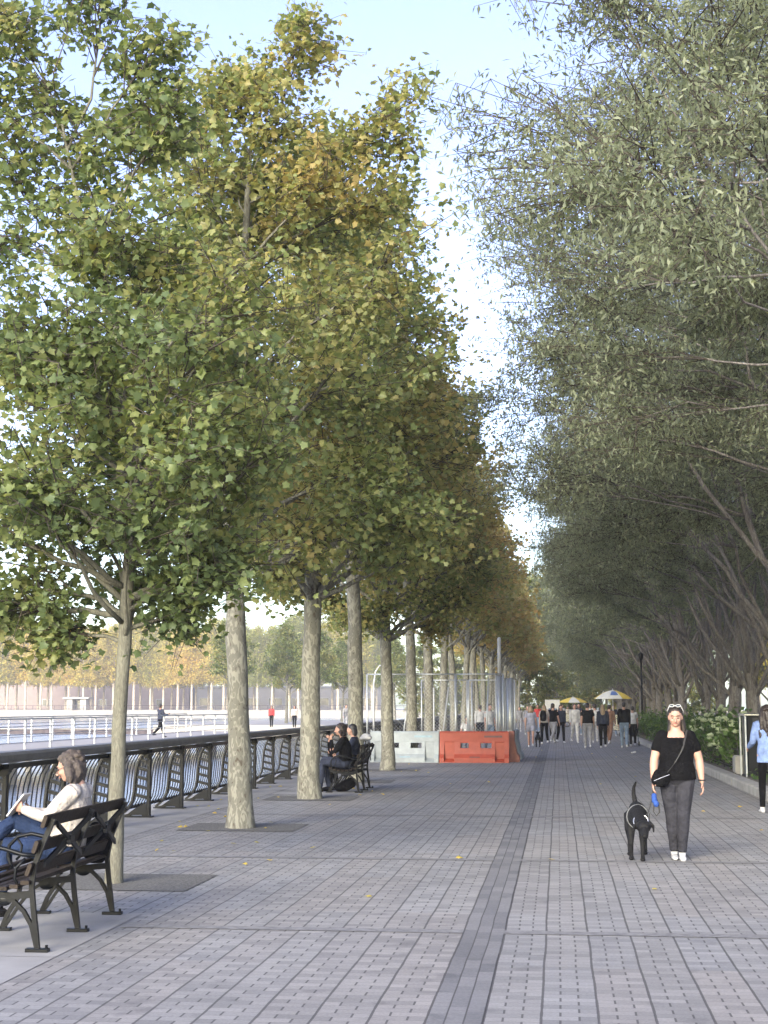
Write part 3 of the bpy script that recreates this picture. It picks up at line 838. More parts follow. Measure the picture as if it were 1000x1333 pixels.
lo = MB().box((-.35, BAY / 2, .13), (.04, BAY - .07, .05)).box((-.07, BAY / 2, .95), (.10, BAY - .10, .05))
low0 = lo.build('cross_rail', M['iron'], rail)
cp = MB().cbox((-.05, BAY, 1.055), (.27, BAY * 2 - .008, .115), .03)
cap0 = cp.build('rail_cap', M['rail_cap'], rail)
for i in range(NB_):
    for src in (post0, picket0, low0) + ((cap0,) if i % 2 == 0 else ()):
        if i == 0: continue
        c = src.copy(); COL.objects.link(c); c.parent = rail; c.location = (0, i * BAY, 0)

# ------------------------------------------------------------------ benches
def bench(loc, rz, label, n=3, sp=.90):
    """seat faces local -x, runs along local +y from the near frame"""
    r = empty('park_bench', loc, rz, label, 'bench', 'iron and timber park benches facing the water')
    L = (n - 1) * sp
    for i in range(n):
        y = i * sp; S = (0, 1, 0)
        f = MB()
        # rear leg running up into the back post
        f.bar([(0, y, .02), (-.015, y, .14), (-.035, y, .28), (-.05, y, .42), (-.035, y, .56), (.02, y, .70), (.085, y, .86)], .03, .032, S)
        f.cbox((.0, y, .012), (.15, .06, .024), .004)
        f.tube([(.06, y, .02), (.06, y, .045)], .011, 6)
        # seat bearer
        f.bar([(-.05, y, .37), (-.20, y, .355), (-.40, y, .375), (-.54, y, .41)], .032, .045, S)
        # arched brace from bearer to the rear foot
        f.bar([(-.25, y, .34), (-.17, y, .325), (-.10, y, .26), (-.045, y, .17), (-.018, y, .07), (-.004, y, .02)], .028, .026, S)
        f.ell((-.24, y, .33), (.06, .018, .04))
        f.build('frame', M['iron'], r, False)
        g = MB()
        g.bar([(-.50, y, .39), (-.43, y, .33), (-.45, y, .23), (-.52, y, .12), (-.56, y, .02)], .028, .03, S)
        g.bar([(-.28, y, .33), (-.36, y, .28), (-.43, y, .19), (-.505, y, .08), (-.545, y, .02)], .024, .022, S)
        g.cbox((-.56, y, .012), (.13, .06, .024), .004)
        g.build('leg', M['iron'], r)
        a = MB()
        a.tube([(-.02, y, .62), (-.12, y, .625), (-.24, y, .66), (-.36, y, .685), (-.46, y, .665), (-.525, y, .60), (-.53, y, .52), (-.50, y, .44), (-.49, y, .39)], .0145, 8)
        a.tube([(-.10, y, .60), (-.16, y, .54), (-.17, y, .47), (-.13, y, .40)], .011, 7)
        a.tube([(-.47, y, .655), (-.43, y, .60), (-.44, y, .53), (-.47, y, .50)], .010, 6)
        a.build('armrest', M['iron'], r, True)
    def board(x, z, w, th, ang, m_='wood_dark', nm='seat_slat'):
        MB().cbox((x, L / 2, z), (w, L + .12, th), .006, Matrix.Rotation(ang, 3, 'Y') if False else None).build(nm, M[m_], r)
    xs = [-.08, -.155, -.23, -.305, -.38, -.455, -.53]
    for x in xs:
        z = .405 + .9 * (x + .30) ** 2
        board(x, z, .058, .026, 0)
    for (x, z, w) in ((.062, .845, .085), (.005, .68, .085), (-.035, .535, .085)):
        b_ = MB(); rt = Matrix.Rotation(.36, 3, 'Y')
        b_.cbox((0, 0, 0), (.026, L + .14, w), .007, None)
        o_ = b_.build('back_slat', M['wood_dark'], r); o_.location = (x - .02, L / 2, z); o_.rotation_euler = (0, .33, 0)
    for i in range(n - 1):
        y0 = i * sp + .06; y1 = (i + 1) * sp - .06; c = MB()
        c.bar([(.012, y0, .56), (.048, (y0 + y1) / 2, .69), (.085, y1, .82)], .045, .018, (.93, 0, -.36) if False else (0, .35, .9))
        c.bar([(.092, y0, .82), (.062, (y0 + y1) / 2, .69), (.024, y1, .56)], .045, .018, (0, -.35, .9))
        c.cbox((.066, (y0 + y1) / 2, .69), (.03, .10, .06), .006)
        c.build('cross_brace', M['iron'], r)
    return r
bench((-3.42, 9.79, .004), R(1.2), 'near dark timber bench with crossed back braces, seating the person in cream')
bench((-3.73, 28.2, .004), 0, 'farther dark bench holding the couple between the plane trunks', 3, .82)

# ------------------------------------------------------------------ people
def V3(*a): return Vector(a)
def stand_joints(H=1.7, fat=1.0, legL=0.0, legR=0.0, kneeL=0.0, kneeR=0.0, armL=(0, .12), armR=(0, .12), elbL=.2, elbR=.2, headpitch=0.0, lean=0.0, headyaw=0.0):
    """front is -y. angles in radians, forward positive. L is the person's left = +x"""
    s = H / 1.7; J = {}
    J['s'] = s; J['fat'] = fat
    hz = .92 * s
    for sd_, lg, kn, ar, el, sg in (('L', legL, kneeL, armL, elbL, 1), ('R', legR, kneeR, armR, elbR, -1)):
        hip = V3(sg * .092 * s * fat ** .5, 0, hz)
        k_ = hip + V3(sg * -.012, -math.sin(lg), -math.cos(lg)) * .43 * s
        a_ = k_ + V3(sg * -.01, -math.sin(lg - kn), -math.cos(lg - kn)) * .41 * s
        J['hip' + sd_], J['knee' + sd_], J['ankle' + sd_] = hip, k_, a_
        sh = V3(sg * .172 * s * fat ** .5, -lean * .4, 1.385 * s)
        e_ = sh + V3(sg * math.sin(ar[1]), -math.sin(ar[0]), -math.cos(ar[0])) * .285 * s
        w_ = e_ + V3(sg * math.sin(ar[1] * .4), -math.sin(ar[0] + el), -math.cos(ar[0] + el)) * .245 * s
        J['sh' + sd_], J['elb' + sd_], J['wr' + sd_] = sh, e_, w_
    low = min(J['ankleL'].z, J['ankleR'].z) - .085 * s
    for q in list(J):
        if isinstance(J[q], Vector): J[q].z -= low
    dz = -low
    J['pel'] = V3(0, 0, .93 * s + dz); J['waist'] = V3(0, -lean * .1, 1.08 * s + dz); J['chest'] = V3(0, -lean * .3, 1.27 * s + dz)
    J['neck'] = V3(0, -lean * .42 + .01, 1.43 * s + dz); J['head'] = V3(0, -lean * .5 - .015 - math.sin(headpitch) * .05, 1.585 * s + dz)
    J['hp'] = headpitch; J['hy'] = headyaw
    return J

def hand(mb, w, d, side, palm_n, s, curl=.5, thumb_side=None):
    """palm plus five tapering bent fingers. w wrist, d direction, side = across palm towards the thumb"""
    d = unit(d); side = unit(side - d * side.dot(d)); nrm = unit(palm_n - d * palm_n.dot(d) - side * palm_n.dot(side))
    mb.loft([(w, .024 * s, .017 * s), (w + d * .03 * s, .032 * s, .016 * s), (w + d * .075 * s, .040 * s, .015 * s), (w + d * .092 * s, .038 * s, .012 * s)], side, 12)
    for i, (off, ln) in enumerate(((.030, .070), (.010, .080), (-.010, .075), (-.029, .058))):
        p0 = w + d * .082 * s + side * off * s
        c1 = curl * (0.8 + .12 * i)
        p1 = p0 + (d * math.cos(c1 * .5) + nrm * math.sin(c1 * .5)) * ln * .45 * s
        p2 = p1 + (d * math.cos(c1 * 1.3) + nrm * math.sin(c1 * 1.3)) * ln * .32 * s
        p3 = p2 + (d * math.cos(c1 * 2.1) + nrm * math.sin(c1 * 2.1)) * ln * .26 * s
        mb.limb([p0, p1, p2, p3], [.0095 * s, .009 * s, .0082 * s, .0072 * s], 8)
    t0 = w + d * .025 * s + side * .026 * s
    t1 = t0 + (side * .72 + d * .68 + nrm * .25) * .036 * s
    t2 = t1 + (side * .25 + d * .85 + nrm * .5) * .030 * s
    mb.limb([t0, t1, t2], [.013 * s, .0105 * s, .0085 * s], 8)

def person(label, loc, rz, J, top, bottom, hair, skinm=SK, shoes=None, sleeve='short', legs='trousers', hairlen=0.1, vox=.012, cat='person', group=None, face=False, curly=False, nm='person', legfat=1.0, hem=0.0, belly=0.0, gripL=.5, gripR=.5, scoop=False, oneside=False):
    s = J['s']; fat = J['fat']; r = empty(nm, loc, rz, label, cat, group)
    f5 = fat ** .5
    hd = J['head']; hm = Matrix.Rotation(J['hy'], 3, 'Z') @ Matrix.Rotation(J['hp'], 3, 'X')
    def H_(x, y, z): return hd + hm @ (Vector((x, y, z)) * s)
    b = MB()
    pel, wa, ch, ne = J['pel'], J['waist'], J['chest'], J['neck']
    shc = (J['shL'] + J['shR']) / 2
    sdv = (J['shL'] - J['shR']).normalized()
    hipc = (J['hipL'] + J['hipR']) / 2
    b.loft([(pel.lerp(hipc, .8), .13 * s * fat, .10 * s * fat), (wa, .125 * s * fat, .088 * s * fat), (ch, .145 * s * fat, .098 * s * fat), (shc.lerp(ch, .25), .15 * s * f5, .088 * s), (shc.lerp(ne, .5), .10 * s * f5, .068 * s), (ne, .056 * s * f5, .056 * s)], sdv, 18)
    b.limb([ne - (ne - ch) * .15, ne, hd + hm @ V3(0, .02, -.06) * s], [.062 * s * f5, .053 * s * f5, .050 * s * f5])
    # head: cranium, face, jaw, chin, nose, ears, brow
    b.ell(H_(0, .016, .022), (.073 * s * f5 ** .4, .092 * s, .085 * s), hm)
    b.ell(H_(0, -.022, -.02), (.060 * s * f5, .066 * s, .086 * s), hm)
    b.ell(H_(0, -.045, -.078), (.036 * s, .034 * s, .028 * s), hm)
    b.limb([H_(0, -.080, .006), H_(0, -.097, -.018), H_(0, -.108, -.036)], [.008 * s, .011 * s, .015 * s], 8)
    b.limb([H_(-.045, -.070, .022), H_(0, -.084, .024), H_(.045, -.070, .022)], [.009 * s, .011 * s, .009 * s], 8)
    for sg in (-1, 1):
        b.ell(H_(sg * .074, .006, -.012), (.010 * s, .019 * s, .030 * s), hm)
        b.ell(H_(sg * .036, -.060, -.030), (.022 * s, .022 * s, .022 * s), hm)
    for sd_, sg in (('L', 1), ('R', -1)):
        sh, el, wr = J['sh' + sd_], J['elb' + sd_], J['wr' + sd_]
        b.limb([shc.lerp(sh, .7), sh, sh.lerp(el, .35), el, el.lerp(wr, .3), wr], [(.036 if scoop else .05) * s, (.044 if scoop else .055) * s * f5, .047 * s * fat, .038 * s * fat, .039 * s * fat, .025 * s * f5])
        d = unit(wr - el)
        front = J.get('thumb' + sd_, V3(0, -1, 0)); pn = J.get('palm' + sd_, V3(-sg, 0, 0))
        hand(b, wr, J.get('hand' + sd_, d), front, pn, s * .98, gripL if sd_ == 'L' else gripR)
        hp, kn, an = J['hip' + sd_], J['knee' + sd_], J['ankle' + sd_]
        b.limb([hp, hp.lerp(kn, .3), kn, kn.lerp(an, .3), an], [.085 * s * f5, .075 * s * f5, .052 * s, .052 * s, .036 * s])
        td = J.get('toe' + sd_, V3(0, -1, 0)); td = unit(V3(td.x, td.y, 0))
        b.limb([an, an - V3(0, 0, .045 * s)], [.036 * s, .038 * s])
    b.blob('body', skinm, r, vox, 3)
    # top
    t_ = MB()
    if top is not None:
        g_ = 1.06
        hz = pel.lerp(wa, .1) - V3(0, 0, hem)
        t_.loft([(hz, (.165) * s * fat * g_, (.122 + belly * .5) * s * fat * g_), (pel.lerp(wa, .5), .158 * s * fat * g_, (.118 + belly) * s * fat * g_), (wa, .143 * s * fat * g_, (.108 + belly) * s * fat * g_), (ch, .158 * s * fat * g_, (.115 + belly * .5) * s * fat * g_), (shc.lerp(ch, .35), .160 * s * f5 * g_, .097 * s * g_)], sdv, 20, (.05, .97))
        for sd_ in 'LR':
            sh, el, wr = J['sh' + sd_], J['elb' + sd_], J['wr' + sd_]
            inn = shc.lerp(sh, .42) + V3(0, 0, .012 * s)
            t_.ell(sh.lerp(shc, .15) + V3(0, 0, .004), (.068 * s * f5, .070 * s * f5, .062 * s * f5))
            if sleeve == 'none': t_.limb([inn, shc.lerp(sh, .7)], [.05 * s, .05 * s])
            elif sleeve == 'short': t_.limb([inn, sh + (inn - sh) * .1 - V3(0, 0, .008), sh.lerp(el, .35), sh.lerp(el, .58)], [.046 * s, .059 * s * f5, .060 * s * f5, .060 * s * f5])
            else: t_.limb([inn, sh, sh.lerp(el, .5), el, el.lerp(wr, .5), el.lerp(wr, .93)], [.058 * s, .068 * s * f5, .062 * s * f5, .052 * s * f5, .046 * s, .037 * s])
        if not scoop: t_.loft([(shc.lerp(ch, .3), .155 * s * f5, .104 * s), (shc.lerp(ne, .25), .125 * s * f5, .088 * s), (shc.lerp(ne, .7), .07 * s * f5, .068 * s * f5)], sdv, 16)
        t_.blob('shirt', top, r, vox, 4 if scoop else 2)
    # legs
    q = MB()
    tight = {'trousers': 1.0, 'leggings': .86, 'shorts': 1.08}[legs] * legfat
    q.loft([(hipc - V3(0, 0, .03 * s), .152 * s * fat * tight ** .5, .112 * s * fat), (pel, .155 * s * fat, .112 * s * fat), (pel.lerp(wa, .5), .142 * s * fat, .10 * s * fat)], sdv, 18)
    for sd_ in 'LR':
        hp, kn, an = J['hip' + sd_], J['knee' + sd_], J['ankle' + sd_]
        if legs == 'shorts': q.limb([hp, hp.lerp(kn, .3), hp.lerp(kn, .55)], [.092 * s * f5 * tight, .09 * s * tight, .088 * s * tight])
        else: q.limb([hp, hp.lerp(kn, .3), kn, kn.lerp(an, .35), kn.lerp(an, .75), an + V3(0, 0, .015)], [x * s * tight for x in (.096 * f5, .088 * f5, .067 * f5, .064 * f5, .055, .052)])
    q.blob(legs, bottom, r, vox, 2)
    # shoes
    if shoes:
        for sd_ in 'LR':
            an = J['ankle' + sd_]; td = J.get('toe' + sd_, V3(0, -1, 0)); td = unit(td)
            up = V3(0, 0, 1); base = an - up * .052 * s
            m_ = MB(); sdx = td.cross(up)
            m_.loft([(base - td * .055 * s, .030 * s, .034 * s), (base, .036 * s, .036 * s), (base + td * .07 * s - up * .006 * s, .040 * s, .030 * s), (base + td * .13 * s - up * .012 * s, .038 * s, .022 * s), (base + td * .165 * s - up * .016 * s, .028 * s, .016 * s)], sdx, 14)
            m_.limb([an + up * .0 * s, base + up * .02 * s], [.040 * s, .038 * s])
            sh_ = m_.blob('shoe', shoes, r, vox * .8, 1)
    # hair
    if hair:
        h = MB(); rnd = random.Random(len(label))
        h.ell(H_(0, .030, .042), (.083 * s, .094 * s, .082 * s), hm)
        h.ell(H_(0, .052, .0), (.078 * s, .064 * s, .080 * s), hm)
        if hairlen > .12:
            n_ = int(10 + hairlen * 50)
            wid = .082 if not curly else .11
            for i in range(n_):
                a = math.pi * (i + .5) / n_
                if oneside and math.cos(a) > .3 and i % 3: continue
                x = -math.cos(a) * wid; yb = .02 + math.sin(a) * .075
                st = H_(x * .8, yb * .9, .02); en = H_(x * 1.15 + rnd.uniform(-.01, .01), yb + .015, 0); en.z = hd.z - (hairlen * rnd.uniform(.75, 1.0)) * s
                if curly:
                    pts = [st]; 
                    for u in (.25, .5, .75, 1): pts.append(st.lerp(en, u) + V3(rnd.uniform(-1, 1), rnd.uniform(-1, 1), 0) * .028 * s)
                    h.limb(pts, [.028 * s, .034 * s, .036 * s, .030 * s, .016 * s], 8)
                else:
                    wv_ = .014 if oneside else 0
                    h.limb([st, st.lerp(en, .35) + V3(rnd.uniform(0, 1) * wv_ * 1.6, .012, 0) * s, st.lerp(en, .7) + V3(rnd.uniform(-.3, 1) * wv_ * 2, .012, 0) * s, en], [.026 * s, .026 * s, .022 * s, .010 * s], 8)
        if curly:
            for i in range(46):
                a = rnd.uniform(0, 6.28); z = rnd.uniform(-.35, 1.0); rr_ = math.sqrt(max(0, 1 - z * z))
                px, py = rr_ * math.cos(a), rr_ * math.sin(a)
                if py < -.45 and z < .55: continue
                h.ell(H_(px * .085, .03 + py * .095, .03 + z * .078), (.024 * s, .024 * s, .022 * s), None, 8, 6)
        h.blob('hair', hair, r, vox * .8, 1)
    if face:
        for sg in (-1, 1):
            e = MB().ell(H_(sg * .030, -.0800, -.003), (.013 * s, .006 * s, .0065 * s), hm, 10, 6); e.build('eye', M['eye'], r, True)
            e = MB().limb([H_(sg * .014, -.091, .020), H_(sg * .032, -.088, .027), H_(sg * .048, -.076, .021)], [.0032 * s, .004 * s, .003 * s], 6); e.build('eyebrow', hair, r, True)
        e = MB().limb([H_(-.022, -.087, -.062), H_(0, -.094, -.060), H_(.022, -.087, -.062)], [.004 * s, .0065 * s, .004 * s], 8); e.build('mouth', M['lip'], r, True)
    return r

M['eye'] = mat('dark_eye', (0.03, 0.02, 0.018), 0.3)
M['lip'] = mat('lip', (0.40, 0.13, 0.11), 0.5)
CB = cloth('black_cotton', (0.004, 0.004, 0.005)); CG = cloth('charcoal_cotton', (0.030, 0.030, 0.037)); CW = cloth('white_cotton', (0.42, 0.42, 0.42))
CC = cloth('cream_knit', (0.38, 0.345, 0.31)); CJ = cloth('dark_denim', (0.018, 0.03, 0.068)); CL = cloth('light_denim', (0.15, 0.20, 0.27))
CBL = cloth('blue_shirt_cotton', (0.16, 0.225, 0.42)); CBR = cloth('brown_cotton', (0.14, 0.08, 0.055)); CGR = cloth('grey_cotton', (0.22, 0.22, 0.23)); CR = cloth('red_cotton', (0.42, 0.05, 0.05))
CLV = cloth('pale_lavender_cotton', (0.28, 0.285, 0.34)); CN = cloth('navy_cotton', (0.03, 0.035, 0.055)); CK = cloth('khaki_cotton', (0.33, 0.29, 0.22))
HB = mat('dark_brown_hair', (0.016, 0.0095, 0.0065), 0.45, vary=.4, scale=40, bump=.6); HG = mat('greying_brown_hair', (0.055, 0.042, 0.034), 0.6, vary=.5, scale=50, bump=.8)
HBL = mat('blonde_hair', (0.22, 0.155, 0.09), 0.5, vary=.3, scale=40, bump=.5); HK = mat('black_hair', (0.012, 0.010, 0.010), 0.4, vary=.4, scale=40, bump=.6)

# woman walking the dog
Jw = stand_joints(1.60, 1.24, legL=.08, legR=-.10, kneeL=.12, kneeR=.02, armL=(-.02, .22), armR=(.10, .20), elbL=.22, elbR=.28, headpitch=.16, headyaw=-.10)
for q in ('kneeL', 'ankleL'): Jw[q].x -= .035
for q in ('kneeR', 'ankleR'): Jw[q].x += .035

for q, sg in (('L', -1), ('R', 1)):
    Jw['sh' + q].z -= .022; Jw['sh' + q].x += sg * .014
Jw['ankleL'].x -= .015; Jw['ankleR'].x += .015
wm = person('woman in black top and charcoal trousers walking the black dog, sunglasses on her head', (1.235, 16.35, 0), 0, Jw, CB, CG, HB, SK, CW, 'short', 'trousers', .36, .007, face=True, belly=.012, legfat=1.0, hem=.05, scoop=True, oneside=True)
hd = Jw['head'] + wm.location * 0
sg_ = MB(); hm = Matrix.Rotation(-.10, 3, 'Z') @ Matrix.Rotation(.16, 3, 'X')
for sgn in (-1, 1):
    sg_.torus(hd + hm @ V3(sgn * .034, -.036, .122), .022, .0034, hm @ Matrix.Rotation(R(26), 3, 'X'), 16, 6, 1.15)
sg_.tube([hd + hm @ V3(-.012, -.042, .124), hd + hm @ V3(.012, -.042, .124)], .006, 6)
for sgn in (-1, 1): sg_.tube([hd + hm @ V3(sgn * .060, -.03, .118), hd + hm @ V3(sgn * .084, .0, .06), hd + hm @ V3(sgn * .08, .05, .03)], .004, 5)
sg_.build('sunglasses', M['white_metal'], wm, True)
sl_ = MB()
for sgn in (-1, 1): sl_.ell(hd + hm @ V3(sgn * .034, -.036, .121), (.023, .020, .003), hm @ Matrix.Rotation(R(26), 3, 'X'), 12, 6)
sl_.build('lens', M['glass'], wm.children[-1] if False else [c for c in wm.children if c.name.startswith('sunglasses')][0], True)
# necklace and watch
w_ = MB(); w_.torus(Jw['wrL'] - (Jw['wrL'] - Jw['elbL']).normalized() * .02, .034, .008, None, 14, 6); w_.build('watch', M['rubber'], wm, True)
# crossbody bag, strap over her left shoulder, bag on her right hip
bg_ = empty('crossbody_bag', wm.location, 0, 'black crossbody bag slung across the walking woman in black', 'bag')
z0 = Jw['shL'].z
stp = [V3(.115, -.02, z0 + .065), V3(.09, -.10, z0 - .02), V3(.05, -.165, z0 - .14), V3(-.03, -.19, z0 - .27), V3(-.11, -.175, z0 - .37)]
MB().bar(stp, .032, .006, (.7, 0, .6)).build('strap', M['rubber'], bg_)
MB().bar([V3(.115, -.02, z0 + .065), V3(.10, .08, z0 - .02), V3(.0, .155, z0 - .2), V3(-.12, .13, z0 - .36)], .032, .006, (.7, 0, .6)).build('strap', M['rubber'], bg_)
pc = MB(); pc.loft([(V3(-.20, -.15, z0 - .50), .075, .03), (V3(-.19, -.165, z0 - .47), .10, .04), (V3(-.165, -.175, z0 - .40), .095, .04), (V3(-.15, -.17, z0 - .365), .08, .026)], (1, 0, .4), 14)
pc.blob('pouch', CB, bg_, .008, 2)
MB().tube([V3(-.25, -.205, z0 - .455), V3(-.17, -.222, z0 - .42), V3(-.09, -.215, z0 - .39)], .004, 5).build('zip', M['steel'], bg_)

# dog
dg = empty('dog', (.80, 16.20, 0), R(-4), 'black short haired dog walking on a leash beside the woman', 'dog')
DOG = mat('black_dog_coat', (0.005, 0.005, 0.006), 0.7, vary=.5, scale=30, bump=.8, bdist=.01, spec=.25)
d = MB()
d.loft([(V3(.02, -.08, .40), .065, .085), (V3(.015, .02, .44), .095, .125), (V3(.005, .15, .455), .11, .135), (V3(0, .32, .47), .098, .115), (V3(-.01, .48, .485), .085, .095), (V3(-.015, .60, .48), .085, .10), (V3(-.02, .68, .46), .05, .06)], (1, 0, 0), 18)
d.limb([V3(.015, -.02, .47), V3(.04, -.14, .43), V3(.065, -.24, .39)], [.085, .066, .060])
d.ell(V3(.075, -.30, .375), (.076, .080, .066))
d.limb([V3(.080, -.34, .345), V3(.086, -.41, .305), V3(.090, -.455, .285)], [.050, .040, .031])
d.ell(V3(.091, -.482, .290), (.017, .014, .012))
for sg in (-1, 1):
    d.loft([(V3(.075 + sg * .062, -.29, .425), .026, .013), (V3(.075 + sg * .098, -.30, .385), .034, .013), (V3(.075 + sg * .100, -.31, .325), .018, .009)], (0, 1, 0), 10)
# front legs: one planted, one reaching; hind legs with hock
def fleg(x, y0, sw, top=.40):
    d.limb([V3(x * .9, y0 + .03, top), V3(x, y0 + .02, .30), V3(x, y0 - .02 - sw * .4, .17), V3(x, y0 - sw * .9, .055), V3(x, y0 - .02 - sw, .026)], [.055, .043, .026, .021, .024])
    d.ell(V3(x, y0 - .035 - sw, .022), (.029, .04, .022))
fleg(.055, .03, .06); fleg(-.065, .05, -.03)
def hleg(x, y0, sw):
    d.limb([V3(x * .8, y0 - .03, .44), V3(x, y0 - .06 - sw * .5, .29), V3(x, y0 + .07 - sw, .165), V3(x, y0 + .03 - sw, .04)], [.075, .05, .024, .022])
    d.ell(V3(x, y0 - .01 - sw, .022), (.028, .042, .022))
hleg(-.095, .58, .02); hleg(.07, .60, -.10)
d.limb([V3(-.02, .67, .49), V3(-.028, .73, .56), V3(-.045, .745, .65), V3(-.040, .73, .72), V3(-.015, .70, .78)], [.036, .029, .024, .019, .012])
d.blob('body', DOG, dg, .007, 2)
hs = MB()
hs.torus(V3(.01, .05, .452), .123, .008, Matrix.Rotation(R(78), 3, 'X'), 22, 6, .92)
hs.build('harness', cloth('grey_strap', (.13, .135, .14)), dg, True)
cb_ = MB(); cb_.torus(V3(.045, -.165, .42), .074, .009, Matrix.Rotation(R(62), 3, 'X'), 18, 6); cb_.ell(V3(.045, -.215, .35), (.016, .008, .02)); cb_.build('collar', M['steel'], dg, True)
# leash
ls = empty('leash', (0, 0, 0), 0, 'dark leash with blue bag holder from the woman\'s hand to the dog', 'leash')
hw = Vector(wm.location) + Jw['wrR'] + V3(0, -.02, -.085)
cl_ = Vector(dg.location) + V3(.045, -.13, .47)
pts = []
for i in range(15):
    a = i / 14; q = hw.lerp(cl_, a); q.z -= .10 * math.sin(a * math.pi); pts.append(q)
MB().tube(pts, .0075, 6).build('strap', M['rubber'], ls, True)
ml = MB(); c0 = hw + V3(.02, -.03, -.20)
ml.tube([hw + V3(.0, 0, .07), hw + V3(.02, -.01, -.08), c0 + V3(.028, 0, .04), c0 + V3(.032, 0, -.04), c0 + V3(0, 0, -.075), c0 + V3(-.03, 0, -.03), c0 + V3(-.02, 0, .05), hw + V3(-.005, -.01, -.06)], .008, 6)
ml.build('handle_loop', M['rubber'], ls, True)
bh = MB(); bh.loft([(hw + V3(.0, -.03, -.055), .026, .022), (hw + V3(.005, -.03, -.13), .03, .026)], (1, 0, 0), 12); bh.ell(hw + V3(.02, -.045, -.15), (.03, .02, .035), None, 8, 6)
bh.build('bag_holder', cloth('blue_nylon', (.03, .07, .25)), ls, True)

# woman in blue at the right edge, back to the camera
Jb = stand_joints(1.63, 1.02, legL=.16, legR=-.14, kneeL=.05, kneeR=.10, armL=(.3, .15), armR=(.15, .14), elbL=.9, elbR=.5)
person('woman with long dark curls in blue shirt and black leggings, seen from behind', (3.16, 23.6, 0), math.pi + .12, Jb, CBL, CB, HB, SK, CW, 'long', 'leggings', .42, .009, curly=True, hem=.14)

# seated figures ------------------------------------------------
def sit_joints(H, hipc, facing, torso_dir, kneeL, kneeR, ankL, ankR, elL, elR, wrL, wrR, headoff, fat=1.0, hp=0.0):
    """facing: unit vector the person looks along; everything in the thing's local frame (front = facing)"""
    s = H / 1.7; f = unit(facing); rt = f.cross(V3(0, 0, 1))     # person's right
    J = {'s': s, 'fat': fat}
    td = unit(torso_dir)
    J['pel'] = hipc + td * .04; J['hipL'] = hipc - rt * .09 * s; J['hipR'] = hipc + rt * .09 * s
    J['waist'] = hipc + td * .17 * s; J['chest'] = hipc + td * .34 * s; sc = hipc + td * .45 * s
    J['shL'] = sc - rt * .165 * s; J['shR'] = sc + rt * .165 * s; J['neck'] = sc + td * .055 * s + f * .015
    J['head'] = J['neck'] + headoff
    J['kneeL'], J['kneeR'], J['ankleL'], J['ankleR'] = kneeL, kneeR, ankL, ankR
    J['elbL'], J['elbR'], J['wrL'], J['wrR'] = elL, elR, wrL, wrR
    J['hp'] = hp; J['hy'] = 0.0
    J['toeL'] = f; J['toeR'] = f
    J['thumbL'] = V3(0, 0, 1); J['thumbR'] = V3(0, 0, 1)
    J['palmL'] = rt; J['palmR'] = -rt
    return J
# local frame: front = -y; the root is rotated -90 deg so that front points to world -x
F = V3(0, -1, 0)
J1 = sit_joints(1.66, V3(0, -.02, .53), F, V3(0, .20, 1), V3(.10, -.44, .56), V3(-.06, -.44, .74), V3(.10, -.50, .12), V3(.12, -.72, .50),
                V3(.23, -.10, .78), V3(-.24, -.10, .76), V3(.07, -.34, .83), V3(-.10, -.33, .80), V3(0, -.075, .135), 1.08, .32)
p1 = person('person in cream top and blue jeans sitting on the near bench, looking down', (-3.70, 11.22, 0), -math.pi / 2, J1, CC, CJ, HG, SK, CB, 'long', 'trousers', .13, .007, curly=True, face=True, gripL=.9, gripR=.9)
gl = MB(); hm = Matrix.Rotation(.32, 3, 'X')
for sgn in (-1, 1): gl.torus(J1['head'] + hm @ V3(sgn * .032, -.094, -.004), .022, .0022, hm @ Matrix.Rotation(R(90), 3, 'X'), 16, 5); gl.tube([J1['head'] + hm @ V3(sgn * .054, -.09, 0), J1['head'] + hm @ V3(sgn * .078, .0, .0)], .002, 5)
gl.tube([J1['head'] + hm @ V3(-.01, -.096, 0), J1['head'] + hm @ V3(.01, -.096, 0)], .002, 5)
gl.build('glasses', M['rubber'], p1)
ph = MB(); ph.cbox((0, 0, 0), (.16, .012, .21), .004, Matrix.Rotation(R(-38), 3, 'X'))
o_ = ph.build('magazine', M['paper']); o_.location = (-4.10, 11.22, .86); o_.rotation_euler = (0, 0, -math.pi / 2)
tag(o_, 'pale folded magazine in the hands of the seated person in cream', 'magazine')
bgm = MB(); bgm.loft([(V3(0, 0, .03), .11, .12), (V3(0, 0, .14), .13, .13), (V3(0, 0, .24), .07, .06)], (1, 0, 0), 14)
o_ = bgm.blob('handbag', CB, None, .012, 2); o_.location = (-3.60, 11.60, .43); tag(o_, 'black soft bag on the near bench behind the seated person', 'bag')

J2 = sit_joints(1.66, V3(0, -.02, .53), F, V3(0, -.10, 1), V3(.12, -.45, .56), V3(-.10, -.46, .60), V3(.12, -.50, .09), V3(-.10, -.36, .09),
                V3(.24, -.25, .70), V3(-.22, -.36, .66), V3(.06, -.30, .98), V3(.02, -.34, .96), V3(0, -.06, .15), 1.1, .1)
person('dark haired person in black jacket leaning forward on the far bench, hand at chin', (-4.0, 28.55, 0), -math.pi / 2, J2, CB, CN, HB, SK, CB, 'long', 'trousers', .13, .010, curly=True, gripL=1.2, gripR=1.2, face=True)
J3 = sit_joints(1.62, V3(0, -.02, .53), F, V3(0, .05, 1), V3(.12, -.45, .56), V3(-.10, -.45, .56), V3(.12, -.46, .09), V3(-.10, -.36, .09),
                V3(.24, -.12, .72), V3(-.24, -.12, .72), V3(.12, -.34, .66), V3(-.10, -.34, .66), V3(0, -.05, .14), 1.05, .1)
person('second dark haired person in dark clothes sitting beyond the leaning one on the far bench', (-3.97, 29.35, 0), -math.pi / 2, J3, CN, CB, HK, SK, CB, 'long', 'trousers', .13, .012)
